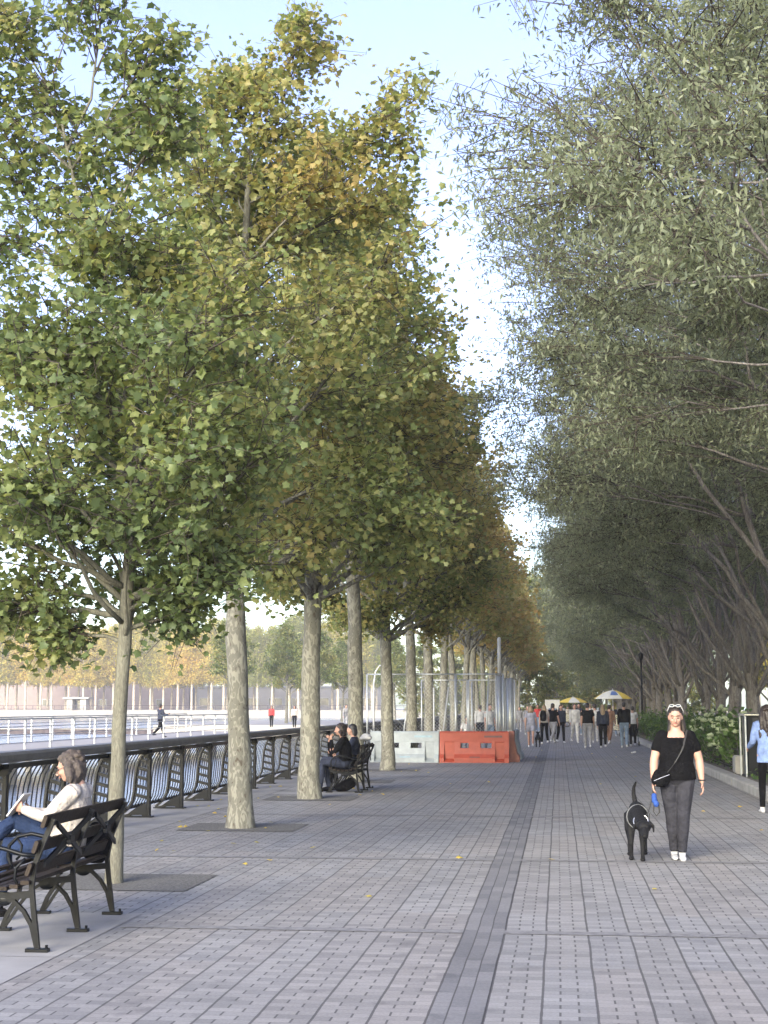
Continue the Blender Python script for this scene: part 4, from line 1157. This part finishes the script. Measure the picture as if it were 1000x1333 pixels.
hk = MB(); hk.ell((0, 0, 0), (.12, .13, .06)); hk.ell((0, 0, .035), (.09, .10, .05)); hk.limb([V3(-.1, -.1, -.01), V3(.1, -.1, -.01)], [.03, .03])
o_ = hk.blob('cap', CW, None, .012, 2, (-3.74, 29.35, 1.0)); tag(o_, 'white soft hat resting on the back of the far bench', 'hat')
bk = MB(); bk.loft([(V3(-.16, 0, .07), .10, .07), (V3(0, 0, .12), .14, .11), (V3(.14, 0, .19), .10, .10)], (0, 1, 0), 14)
o_ = bk.blob('rucksack', CB, None, .015, 2, (-4.02, 28.5, .0)); tag(o_, 'black rucksack on the ground under the far bench', 'bag')

# strollers in the distance
def far_person(px_x, y, rz, lab, top, bot, hair, J=None, **kw):
    x = px_x
    J = J or stand_joints(kw.pop('H', 1.72), kw.pop('fat', 1.0), legL=kw.pop('a', .25), legR=-kw.pop('b', .25), kneeL=.08, kneeR=.35, armL=(-.2, .12), armR=(.2, .12))
    kw.setdefault('shoes', CW)
    return person(lab, (x, y, 0), rz, J, top, bot, hair, kw.pop('skinm', SK), kw.pop('shoes'), kw.pop('sleeve', 'short'), kw.pop('legs', 'trousers'), kw.pop('hairlen', .1), .014, group='people strolling far along the promenade', **kw)
PI = math.pi
far_person(-1.10, 60.3, PI, 'woman in pale top and pale shorts walking away with a dark dog', CLV, CLV, HBL, H=1.66, legs='shorts', hairlen=.2)
far_person(-.62, 66.0, PI + .2, 'person in cream top carrying a black backpack, walking away', CC, CB, HBL, H=1.68, hairlen=.2)
far_person(-.24, 67.5, PI - .4, 'man in black tee and grey trousers striding', CB, CGR, HB, H=1.8, a=.42, b=.38)
far_person(.10, 68.0, .3, 'woman in dark jacket walking beside the striding man in black tee', CN, CB, HB, H=1.7, sleeve='long', hairlen=.25)
far_person(.72, 68.5, .2, 'person in white jacket and white trousers left of the group in the centre', CW, CW, HB, H=1.75, sleeve='long')
far_person(1.12, 59.5, PI, 'broad man in black tee and dark trousers, seen from behind', CB, CGR, HK, H=1.74, fat=1.25, a=.1, b=.1)
far_person(1.72, 59.8, PI, 'woman with long blonde hair in dark clothes, seen from behind', CN, CB, HBL, H=1.68, sleeve='long', hairlen=.45, a=.12, b=.15)
far_person(1.62, 68.5, PI, 'person in white shirt behind the blonde woman', CW, CGR, HB, H=1.74)
far_person(2.20, 66.5, PI - .3, 'person in brown top standing under the striped umbrella', CBR, CBR, HB, H=1.7, sleeve='long')
far_person(2.55, 60.0, PI, 'man in black sweater and light jeans walking away by the kerb', CB, CL, HK, H=1.78, sleeve='long', a=.15, b=.12)
far_person(3.0, 62.5, PI, 'person in white top pushing a stroller near the kerb', CW, CB, HK, H=1.62, a=.1, b=.1)
rp = random.Random(77)
tops = [('white', CW), ('black', CB), ('grey', CGR), ('red', CR), ('pale blue', CL), ('cream', CC), ('brown', CBR), ('navy', CN)]
spots = [(-2.9, 72), (-2.55, 73), (-1.7, 84), (-1.3, 95), (-.3, 79), (.15, 101), (.9, 86), (1.15, 86.5), (1.9, 92), (2.45, 108), (-2.5, 98), (-1.1, 124), (0.3, 118), (.8, 135), (1.8, 128), (3.0, 84), (-3.4, 66), (-3.1, 86)]
for i, (x, y) in enumerate(spots):
    tn, tm_ = tops[i % 8]; bn, bm_ = [('dark trousers', CB), ('light jeans', CL), ('grey trousers', CGR), ('khaki trousers', CK)][(i * 3) % 4]
    side = ['at the left of the crowd', 'left of the path centre', 'in the middle of the crowd', 'right of the path centre'][min(3, max(0, int((x + 3.5) / 1.7)))]
    far_person(x, y, rp.choice([0, PI, PI + .3, .2]), 'distant walker in %s top and %s %s' % (tn, bn, side), tm_, bm_, [HB, HK, HBL][i % 3], H=rp.uniform(1.6, 1.85), fat=rp.uniform(.9, 1.15), hairlen=rp.choice([.1, .1, .3]), sleeve=rp.choice(['short', 'long']), a=rp.uniform(.1, .35), b=rp.uniform(.1, .35))
# on the pier
Jm = stand_joints(1.8, 1.0, legL=.42, legR=-.35, kneeL=.1, kneeR=.5, armL=(.3, .1), armR=(.3, .1), elbL=1.6, elbR=1.6)
person('man in dark hooded top walking along the pier beyond the railing', (-20.9, 78.0, 0), PI / 2 + .9, Jm, CN, CB, HK, SK2, CB, 'long', 'trousers', .1, .014)
person('person with long dark hair and red top on the pier between the thick trunks', (-22.6, 118, 0), 0, stand_joints(1.68, 1, legL=.1, legR=-.1), CR, CB, HK, SK, CB, 'long', 'trousers', .35, .016)
person('dark haired person in cream coat behind the railing near the second thick trunk', (-20.4, 116, 0), 0, stand_joints(1.68, 1.2, legL=.1, legR=-.1), CC, CB, HK, SK, CB, 'long', 'trousers', .2, .016)
person('person in grey clothes leaning by the railing left of the far bench', (-16.0, 113, 0), .5, stand_joints(1.75, 1.1, legL=.2, legR=-.1, lean=.5), CGR, CGR, HK, SK, CB, 'long', 'trousers', .1, .016)
# behind the wire fence
person('person in white shirt sitting low behind the wire fence', (-3.35, 55.5, 0), .3, sit_joints(1.7, V3(0, 0, .5), F, V3(0, -.1, 1), V3(.1, -.42, .52), V3(-.1, -.42, .52), V3(.1, -.42, .09), V3(-.1, -.42, .09), V3(.24, -.1, .7), V3(-.24, -.1, .7), V3(.1, -.3, .62), V3(-.1, -.3, .62), V3(0, -.04, .15)), CW, CN, HK, SK, CB, 'short', 'trousers', .1, .014)
o_ = empty('stool', (-3.35, 55.5, 0), 0, 'low folding stool behind the wire fence under the person in white', 'stool')
MB().cbox((0, 0, .40), (.42, .36, .04), .01).build('seat', M['iron'], o_)
for sx in (-1, 1):
    for sy in (-1, 1): MB().tube([(sx * .18, sy * .15, .38), (sx * .2, sy * .17, 0)], .014, 6).build('leg', M['iron'], o_)
person('person in white top standing behind the wire fence near the tall pole', (-2.55, 56.5, 0), .6, stand_joints(1.7, 1, legL=.1, legR=-.2), CW, CL, HB, SK, CB, 'short', 'trousers', .1, .014)
person('person in grey top and dark trousers standing behind the wire fence', (-2.15, 57.5, 0), 2.6, stand_joints(1.76, 1.1, legL=.1, legR=-.2), CGR, CN, HK, SK, CB, 'long', 'trousers', .1, .014)
# the far woman's dog
d2 = empty('dog', (-.82, 60.2, 0), PI, 'small dark dog trotting beside the distant woman in shorts', 'dog')
q = MB(); q.loft([(V3(0, -.18, .40), .07, .08), (V3(0, 0, .41), .10, .12), (V3(0, .28, .42), .09, .10), (V3(0, .40, .42), .06, .07)], (1, 0, 0)); q.limb([V3(0, -.15, .44), V3(0, -.28, .54)], [.07, .055]); q.ell(V3(0, -.33, .57), (.06, .07, .055)); q.limb([V3(0, -.38, .55), V3(0, -.46, .53)], [.035, .025])
for x in (-.07, .07):
    q.limb([V3(x, -.14, .36), V3(x, -.15, .18), V3(x, -.16, .03)], [.045, .025, .024]); q.limb([V3(x, .33, .38), V3(x, .28, .24), V3(x, .37, .14), V3(x, .34, .03)], [.06, .04, .022, .022])
    q.ell(V3(x, -.30, .61), (.02, .02, .04))
q.limb([V3(0, .42, .44), V3(0, .50, .52), V3(0, .50, .62)], [.025, .018, .01]); q.blob('body', DOG, d2, .014, 2)
# backpack on the cream person
o_ = MB().loft([(V3(0, 0, .0), .13, .08), (V3(0, 0, .2), .15, .10), (V3(0, 0, .38), .11, .07)], (1, 0, 0), 14).blob('backpack', CB, None, .014, 2, (-.66, 65.84, 1.02)); tag(o_, 'black backpack on the back of the distant person in cream', 'bag')
# stroller
st = empty('stroller', (3.05, 63.1, 0), 0, 'dark folding stroller beside the kerb near the man in light jeans', 'stroller')
MB().loft([(V3(0, .1, .45), .17, .10), (V3(0, .0, .62), .2, .17), (V3(0, -.08, .9), .19, .13)], (1, 0, 0), 14).build('seat', CB, st, True)
fm = MB()
for sx in (-.2, .2): fm.tube([(sx, -.42, 1.02), (sx, -.2, .75), (sx, .38, .14)], .012, 6); fm.tube([(sx, .1, .5), (sx, -.32, .12)], .012, 6)
fm.tube([(-.2, -.42, 1.02), (.2, -.42, 1.02)], .015, 6); fm.build('frame', M['steel'], st, True)
for sx in (-.22, .22):
    for y in (.38, -.32): MB().torus((sx, y, .10), .078, .022, Matrix.Rotation(PI / 2, 3, 'Y'), 16, 6).build('wheel', M['rubber'], st, True)

# ------------------------------------------------------------------ barriers, fence, poles
def barrier(loc, rz, label, m_, lab_m, L=2.0):
    r = empty('plastic_barrier', loc, rz, label, 'barrier', 'water filled plastic barriers round the fenced area')
    b = MB()
    lower = [(-.28, 0), (-.28, .14), (-.20, .26), (-.13, .62), (-.13, .92), (-.10, .96), (.10, .96), (.13, .92), (.13, .62), (.20, .26), (.28, .14), (.28, 0)]
    # body in slices so that the fork slots and recesses are real openings
    cuts = [(-L / 2, -L / 2 + .13, 1), (-L / 2 + .13, -L / 2 + .43, 0), (-L / 2 + .43, -L / 2 + .60, 1), (-L / 2 + .60, -.30 + .14, 2), (-.16, .18, 1), (.18, .50, 2), (.50, .60, 1), (.60, L / 2 - .13, 0), (L / 2 - .13, L / 2, 1)]
    for x0, x1, k_ in cuts:
        if k_ == 1: prof = [(y, z) for y, z in lower]
        elif k_ == 0: prof = [(-.12, .12), (-.28, .02), (-.28, 0), (.28, 0), (.28, .02), (.12, .12), (.12, .62), (.13, .64), (.13, .92), (.10, .96), (-.10, .96), (-.13, .92), (-.13, .64), (-.12, .62)]
        else: prof = [(-.145, .60), (-.13, .62), (-.13, .92), (-.10, .96), (.10, .96), (.13, .92), (.13, .62), (.145, .60)]
        b.prism(prof, (x1 - x0, 0, 0), (0, 1, 0), (0, 0, 1), (x0, 0, 0))
        if k_ == 2: b.prism([(-.28, 0), (-.28, .14), (-.20, .26), (-.16, .44), (.16, .44), (.20, .26), (.28, .14), (.28, 0)], (x1 - x0, 0, 0), (0, 1, 0), (0, 0, 1), (x0, 0, 0))
    b.build('body', m_, r)
    MB().cbox((.55, -.1345, .80), (.52, .006, .06), .001).build('marking', lab_m, r)
    MB().cbox((0.02, -.262, .17), (.30, .006, .035), .001, Matrix.Rotation(-.59, 3, 'X')).build('marking', lab_m, r)
    r.scale = (1, 1, .93)
    for s_ in (-1, 1): MB().tube([(s_ * (L / 2 - .02), -.05, .2), (s_ * (L / 2 - .02), -.05, 1.0)], .02, 8).build('pin', M['galv'], r)
    return r
barrier((-2.43, 43.9, 0), 0, 'orange plastic barrier facing the camera at the fence corner', M['orange'], M['label'])
barrier((-4.46, 43.95, 0), 0, 'pale white plastic barrier left of the orange one', M['white_plastic'], M['label_blue'])
barrier((-1.44, 45.3, 0), R(91), 'faded orange barrier end on, running back from the fence corner', M['orange_faded'], M['label'])
barrier((-1.40, 47.4, 0), R(89), 'white barrier end on behind the faded orange one', M['white_plastic'], M['label_blue'])
def panel(loc, rz, L, label, H_=2.55):
    r = empty('wire_fence_panel', loc, rz, label, 'fence panel', 'wire mesh fence panels round the enclosed area')
    for x in (0, L): MB().tube([(x, 0, 0), (x, 0, H_)], .028, 8).build('post', M['galv'], r, True)
    MB().tube([(0, 0, H_), (L, 0, H_)], .022, 8).build('top_rail', M['galv'], r, True)
    MB().tube([(0, 0, .12), (L, 0, .12)], .02, 8).build('bottom_rail', M['galv'], r, True)
    w = MB(); st_ = .11; hh_ = H_ - .14
    n = int(L / st_) + int(hh_ / st_)
    for i in range(1, n):
        a = i * st_
        x0, z0 = (a, .13) if a <= L else (L, .13 + a - L); x1, z1 = (0, .13 + a) if a <= hh_ else (a - hh_, .13 + hh_)
        if z0 < .13 + hh_: w.tube([(x0, .0, z0), (x1, 0, z1)], .0022, 3, False); w.tube([(L - x0, .004, z0), (L - x1, .004, z1)], .0022, 3, False)
    w.build('mesh', M['galv'], r)
    return r
for i, x in enumerate((-5.62, -4.20, -2.98)):
    panel((x, 44.35 + .01 * i, 0), 0, [1.40, 1.20, 1.38][i], ['left', 'middle', 'right'][i] + ' wire fence panel standing behind the white and orange barriers')
for i in range(4): panel((-1.80, 44.4 + i * 2.45, 0), R(90), 2.40, 'wire fence panel seen edge on along the path side, %s from the camera' % ['first', 'second', 'third', 'fourth'][i])
for i in range(2): panel((-4.9 + i * 1.7, 54.3, 0), 0, 1.65, ['left', 'right'][i] + ' rear wire fence panel closing the back of the enclosure')
for i, (x, y, h, lean) in enumerate(((-4.75, 45.2, 2.3, .35), (-3.6, 46.0, 2.2, .28), (-2.2, 45.6, 2.45, .12), (-3.9, 47.5, 2.2, .0), (-2.75, 48.5, 2.4, 0))):
    o_ = empty('fence_pole', (x, y, 0), 0, ['leaning galvanised brace pole behind the white barrier', 'leaning galvanised pole in the middle of the enclosure', 'slightly tilted galvanised pole behind the orange barrier', 'upright galvanised pole deep in the enclosure, left one', 'upright galvanised pole deep in the enclosure, right one'][i], 'pole')
    MB().tube([(0, 0, 0), (lean, 0, h)], .026, 8).build('pole', M['white_metal'] if i % 2 else M['galv'], o_, True)
    MB().cbox((0, 0, .015), (.22, .22, .03), .005).build('base_plate', M['galv'], o_)
o_ = empty('pole', (-1.72, 44.7, 0), 0, 'tall white pole rising above the corner of the wire fence', 'pole')
MB().tube([(0, 0, 0), (0, 0, 2.5)], .065, 12).build('lower_tube', M['galv'], o_, True); MB().tube([(0, 0, 2.5), (0, 0, 3.62)], .055, 12).ell((0, 0, 3.62), (.055, .055, .03)).build('upper_tube', M['white_metal'], o_, True)
o_ = empty('pole', (-1.42, 45.0, 0), 0, 'grey green steel post beside the tall white pole', 'pole')
MB().tube([(0, 0, 0), (0, 0, 2.45)], .10, 12).build('shaft', M['galv'], o_, True); MB().cbox((0, 0, .02), (.3, .3, .04), .005).build('base_plate', M['galv'], o_)
# curved slim lamp standard left of the enclosure
o_ = empty('lamp_post', (-5.75, 47.0, 0), 0, 'slim pale curved lamp post by the railing left of the fence', 'lamp post')
MB().tube([(0, 0, 0), (0, 0, 2.3), (.06, 0, 2.7), (.2, 0, 2.9)], [.035, .03, .025, .02], 10).build('pole', M['white_metal'], o_, True); MB().ell((.26, 0, 2.88), (.10, .06, .035)).build('lamp_head', M['galv'], o_, True)
MB().tube([(0, 0, 0), (0, 0, .14)], [.07, .05], 10).build('base', M['galv'], o_, True)
o_ = empty('lamp_post', (4.35, 80.0, .12), 0, 'thin black lamp post at the kerb beyond the hedge', 'lamp post')
MB().tube([(0, 0, 0), (0, 0, .5), (0, 0, .55), (0, 0, 3.9)], [.11, .09, .055, .045], 10).build('pole', M['iron'], o_, True)
MB().loft([(V3(0, 0, 3.92), .08, .08), (V3(0, 0, 4.2), .15, .15), (V3(0, 0, 4.3), .05, .05)], (1, 0, 0), 12).build('lantern', M['iron'], o_, True)

# ------------------------------------------------------------------ umbrellas and carts
def umbrella(loc, label, cols, Rr=.95, H_=2.45, cat='umbrella', patch=None):
    r = empty('cart_umbrella', loc, -.32, label, cat)
    MB().tube([(0, 0, .9), (0, 0, H_ + .02)], .025, 8).build('pole', M['white_metal'], r, True)
    for i in range(8):
        a0, a1 = i * PI / 4, (i + 1) * PI / 4; m_ = MB(); vs = []; fs = []
        nr = 5; na = 4
        for u in range(nr + 1):
            q = u / nr
            for w in range(na + 1):
                a = a0 + (a1 - a0) * w / na; rad = Rr * q * (1 - .05 * math.sin(w / na * PI) * q)
                vs.append((rad * math.cos(a), rad * math.sin(a), H_ - .42 * q ** 1.7))
        nv = len(vs); vs += [(x, y, z - .012) for x, y, z in vs]
        W = na + 1
        for u in range(nr):
            for w in range(na):
                a = u * W + w; fs.append((a, a + W, a + W + 1, a + 1)); fs.append((a + nv, a + 1 + nv, a + W + 1 + nv, a + W + nv))
        for w in range(na): a = nr * W + w; fs.append((a, a + nv, a + 1 + nv, a + 1))
        m_.add(vs, fs); m_.build('canopy_panel', cols[i % len(cols)], r, False)
        MB().tube([(0, 0, H_ - .35), (Rr * .5 * math.cos(a0), Rr * .5 * math.sin(a0), H_ - .16)], .008, 5).build('rib', M['steel'], r)
    if patch is not None:
        a0, a1 = patch * PI / 4 + .12, (patch + 1) * PI / 4 - .12; pp = MB(); vs = []; fs = []
        for u in range(4):
            q = .34 + .42 * u / 3
            for w in range(4):
                a = a0 + (a1 - a0) * w / 3; vs.append((Rr * q * math.cos(a), Rr * q * math.sin(a), H_ - .42 * q ** 1.7 + .012))
        fs = [(u * 4 + w, u * 4 + 4 + w, u * 4 + 5 + w, u * 4 + w + 1) for u in range(3) for w in range(3)]
        pp.add(vs, fs); pp.build('printed_patch', M['sky_blue'], r)
    MB().ell((0, 0, H_ + .04), (.03, .03, .05)).build('finial', M['white_metal'], r, True)
    return r
def cart(loc, label):
    r = empty('food_cart', loc, 0, label, 'food cart')
    MB().cbox((0, 0, .72), (1.5, .75, .62), .03).build('body', M['steel'], r)
    MB().cbox((0, 0, 1.05), (1.62, .86, .05), .012).build('counter', M['steel'], r)
    MB().cbox((.2, .05, 1.14), (.6, .4, .13), .02).build('grill_lid', M['steel'], r)
    for sx in (-.5, .5): MB().torus((sx, -.40, .22), .19, .04, Matrix.Rotation(PI / 2, 3, 'X'), 20, 8).build('wheel', M['rubber'], r, True)
    for sx in (-.6, .6): MB().cbox((sx, .3, .21), (.06, .06, .42), .01).build('leg', M['steel'], r)
    return r
umbrella((2.72, 76.5, 0), 'white and yellow panelled umbrella with a blue patch over the food cart', [M['yellow'], M['umb_white'], M['yellow'], M['umb_white'], M['yellow'], M['umb_white'], M['umb_white'], M['yellow']], .98, 2.42, patch=6)
cart((2.72, 76.9, 0), 'steel food cart under the white and yellow umbrella with the blue patch')
umbrella((1.15, 120, 0), 'yellow umbrella farther down the promenade', [M['yellow'], M['yellow'], M['umb_white'], M['yellow']], 1.2, 2.35)
cart((1.15, 120.4, 0), 'farther food cart under the yellow umbrella')
o_ = empty('notice_board', (-.38, 98, 0), 0, 'small white board on legs at the left of the distant crowd', 'sign')
MB().cbox((0, 0, 1.75), (.95, .05, .6), .01).build('board', M['paper'], o_)
for sx in (-.35, .35): MB().cbox((sx, .04, .9), (.05, .04, 1.75), .005).build('leg', M['galv'], o_)

# ------------------------------------------------------------------ planting, bin, low fence
def bush(seed, loc, size, label, flowers=0, name='hydrangea_bush', leafn=900, group='bushes behind the kerb'):
    rng = np.random.default_rng(seed); rnd = random.Random(seed)
    r = empty(name, loc, rnd.uniform(0, 6), label, 'bush', group)
    sx, sy, sz = size
    A = []; B = []; stm = MB()
    for i in range(40):
        a = rnd.uniform(0, 6.28); q = math.sqrt(rnd.random())
        tp = V3(math.cos(a) * q * sx, math.sin(a) * q * sy, sz * (1 - .45 * q * q) * rnd.uniform(.6, 1))
        stm.tube([V3(tp.x * .25, tp.y * .25, 0), V3(tp.x * .7, tp.y * .7, tp.z * .5), tp], [.010, .008, .004], 4)
        A.append(tp * .35); B.append(tp)
    stm.build('stem', M['bark_oak'], r)
    A = np.array([tuple(v) for v in A]); B = np.array([tuple(v) for v in B])
    ii = rng.integers(0, len(A), leafn); t_ = rng.uniform(.2, 1.05, leafn)[:, None]
    P = A[ii] + (B[ii] - A[ii]) * t_ + rng.normal(size=(leafn, 3)) * [.11 * sx, .11 * sy, .08]
    P[:, 2] = np.maximum(P[:, 2], .04)
    me = leaves_mesh('bush_leaves', P, .13, TQ, M['leaf_bush'], rng, .2, .8)
    o_ = bpy.data.objects.new('foliage', me); COL.objects.link(o_); o_.parent = r; o_.color = (.15 + .2 * rnd.random(), .5, .5, 1)
    if flowers:
        for i in range(flowers):
            tp = Vector(B[i % len(B)]) * 1.04
            fl = MB()
            for j_ in range(26):
                z = rnd.uniform(-.6, 1); a = rnd.uniform(0, 6.28); q = math.sqrt(max(0, 1 - z * z)); rr_ = .072
                c = tp + V3(q * math.cos(a) * rr_, q * math.sin(a) * rr_, z * rr_ * .8)
                fl.ell(c, (.024, .024, .014), None, 5, 3)
            fl.ell(tp, (.062, .062, .05), None, 8, 5)
            fl.build('flower_head', M['flower'], r)
    return r
wds = ['nearest the black bin', 'between the bin and the walking woman', 'just right of the walking woman', 'directly behind the walking woman', 'left of the walking woman', 'at the far end of the flowering bed']
bl = [(4.35, 36.5), (4.6, 38.8), (4.3, 41.0), (4.75, 43.5), (4.45, 46.0), (4.8, 49.0)]
for i, (x, y) in enumerate(bl):
    bush(i + 5, (x, y, .12), (.62, .95, 1.35 + .15 * (i % 2)), 'hydrangea bush with pale green flower heads ' + ['right behind the black bin', 'a little left of the black bin', 'midway between the bin and the walking woman', 'taller, set back behind the other hydrangeas', 'next to the walking woman\'s arm', 'partly hidden by the walking woman'][i], 18, leafn=1000)
for i, y in enumerate((52.5, 55.5, 59, 62.5, 66, 70, 74, 79)):
    bush(i + 30, (4.4 + .25 * (i % 3), y, .12), (.85, 1.6, 1.25 + .1 * (i % 2)), ['leafy green bush behind the walking woman\'s shoulder', 'leafy green bush just left of the walking woman\'s head', 'rounded bright green bush left of the walking woman', 'rounded green bush nearest the man in light jeans', 'green bush beside the distant stroller', 'green bush behind the distant stroller', 'small distant green bush before the lamp post', 'distant green bush at the foot of the black lamp post'][i], 0, 'shrub', 1400)
for i in range(6):
    bush(i + 60, (6.3 + .7 * (i % 2), 36 + i * 5.5, .12), (1.0, 1.8, 1.3), 'green shrub in the back row of the planting bed', 0, 'shrub', 1100, 'back row of shrubs in the planting bed')
# low ground plants in the front of the bed
rng = np.random.default_rng(9); n = 5200
P = np.stack([rng.uniform(3.95, 5.6, n), 20 + 70 * rng.random(n) ** 1.2, np.zeros(n)], 1)
kp = np.array([mnoise.noise(Vector((p_[0] * 1.3, p_[1] * .8, 1))) > -.12 for p_ in P]); P = P[kp]; P[:, 2] = .13 + rng.random(len(P)) * .16
gc = bpy.data.objects.new('ground_cover', leaves_mesh('ground_cover', P, .11, TQ, M['leaf_bush'], rng, -.3, 1.1)); COL.objects.link(gc); gc.color = (.25, .5, .5, 1)
tag(gc, 'low leafy ground plants and fallen leaves along the bed', 'ground cover', kind='stuff')
# low dark picket fence in the bed
lf = empty('low_fence', (4.05, 35.2, .12), 0, 'low dark picket fence in front of the hydrangeas', 'fence')
for i in range(13): MB().tube([(0, i * 1.5, 0), (0, i * 1.5, .58)], .02, 6).build('post', M['iron'], lf)
w = MB()
for i in range(120): w.tube([(0, i * .15, .05), (0, i * .15, .52)], .007, 4)
w.box((0, 9, .5), (.02, 18, .02)).box((0, 9, .10), (.02, 18, .02)); w.build('picket_panel', M['iron'], lf)
# bin
bn = empty('litter_bin', (4.36, 33.2, .12), R(2), 'tall black litter bin with bright metal corner strips beside the hydrangeas', 'litter bin')
MB().cbox((0, 0, .66), (.80, .72, 1.24), .02).build('body', M['iron'], bn)
MB().cbox((0, 0, 1.31), (.92, .84, .05), .012).build('lid', M['steel'], bn)
for sx in (-.43, .43):
    for sy in (-.37, .37): MB().cbox((sx, sy, .645), (.036, .04, 1.29), .006).build('corner_frame', M['galv'] if sx < 0 else M['iron'], bn)
MB().cbox((.06, -.372, .80), (.30, .012, .42), .003).build('notice', M['paper'], bn)
MB().cbox((0.0, -.368, 1.19), (.55, .012, .12), .003).build('slot', M['rubber'], bn)
MB().cbox((0, 0, .02), (.86, .78, .04), .006).build('base', M['rubber'], bn)
o_ = MB().cbox((0, 0, .2), (.34, .5, .40), .04).build('stone_block', M['curb'], None, False, (4.05, 34.6, .12)); tag(o_, 'pale stone block on the bed left of the black bin', 'block')
o_ = MB().ell((0, 0, .03), (.09, .07, .03), None, 7, 4).ell((.05, .03, .05), (.05, .04, .03), None, 6, 4).build('litter', M['paper'], None, False, (2.55, 53.0, 0.0)); tag(o_, 'crumpled scrap of white paper lying on the paving near the kerb', 'litter')

# fallen leaves
rng = np.random.default_rng(19); n = 130
P = np.stack([rng.uniform(-5.5, 3.3, n), 8 + 60 * rng.random(n), np.full(n, .014)], 1)
P[:, 0] = np.where(rng.random(n) < .75, -3.0 - rng.random(n) * 2.9, P[:, 0])
fl = bpy.data.objects.new('fallen_leaves', leaves_mesh('fallen_leaves', P, .075, TP, M['leaf_gold'], rng, 0, .12)); COL.objects.link(fl); fl.color = (.6, .5, .5, 1)
tag(fl, 'scattered small dry leaves on the paving', 'leaves', kind='stuff')

# ------------------------------------------------------------------ haze in the air
hz = MB().box((-200, 250, 40), (900, 800, 0)) if False else MB().box((-200, 262, 28.5), (900, 620, 65))
hzm, t, b, o = nt('haze_air'); t.nodes.remove(b)
pv = t.nodes.new('ShaderNodeVolumePrincipled'); pv.inputs['Color'].default_value = (0.95, 0.96, 1.0, 1); pv.inputs['Density'].default_value = 0.00045
t.links.new(pv.outputs[0], o.inputs['Volume'])
tag(hz.build('haze', hzm), kind='stuff')
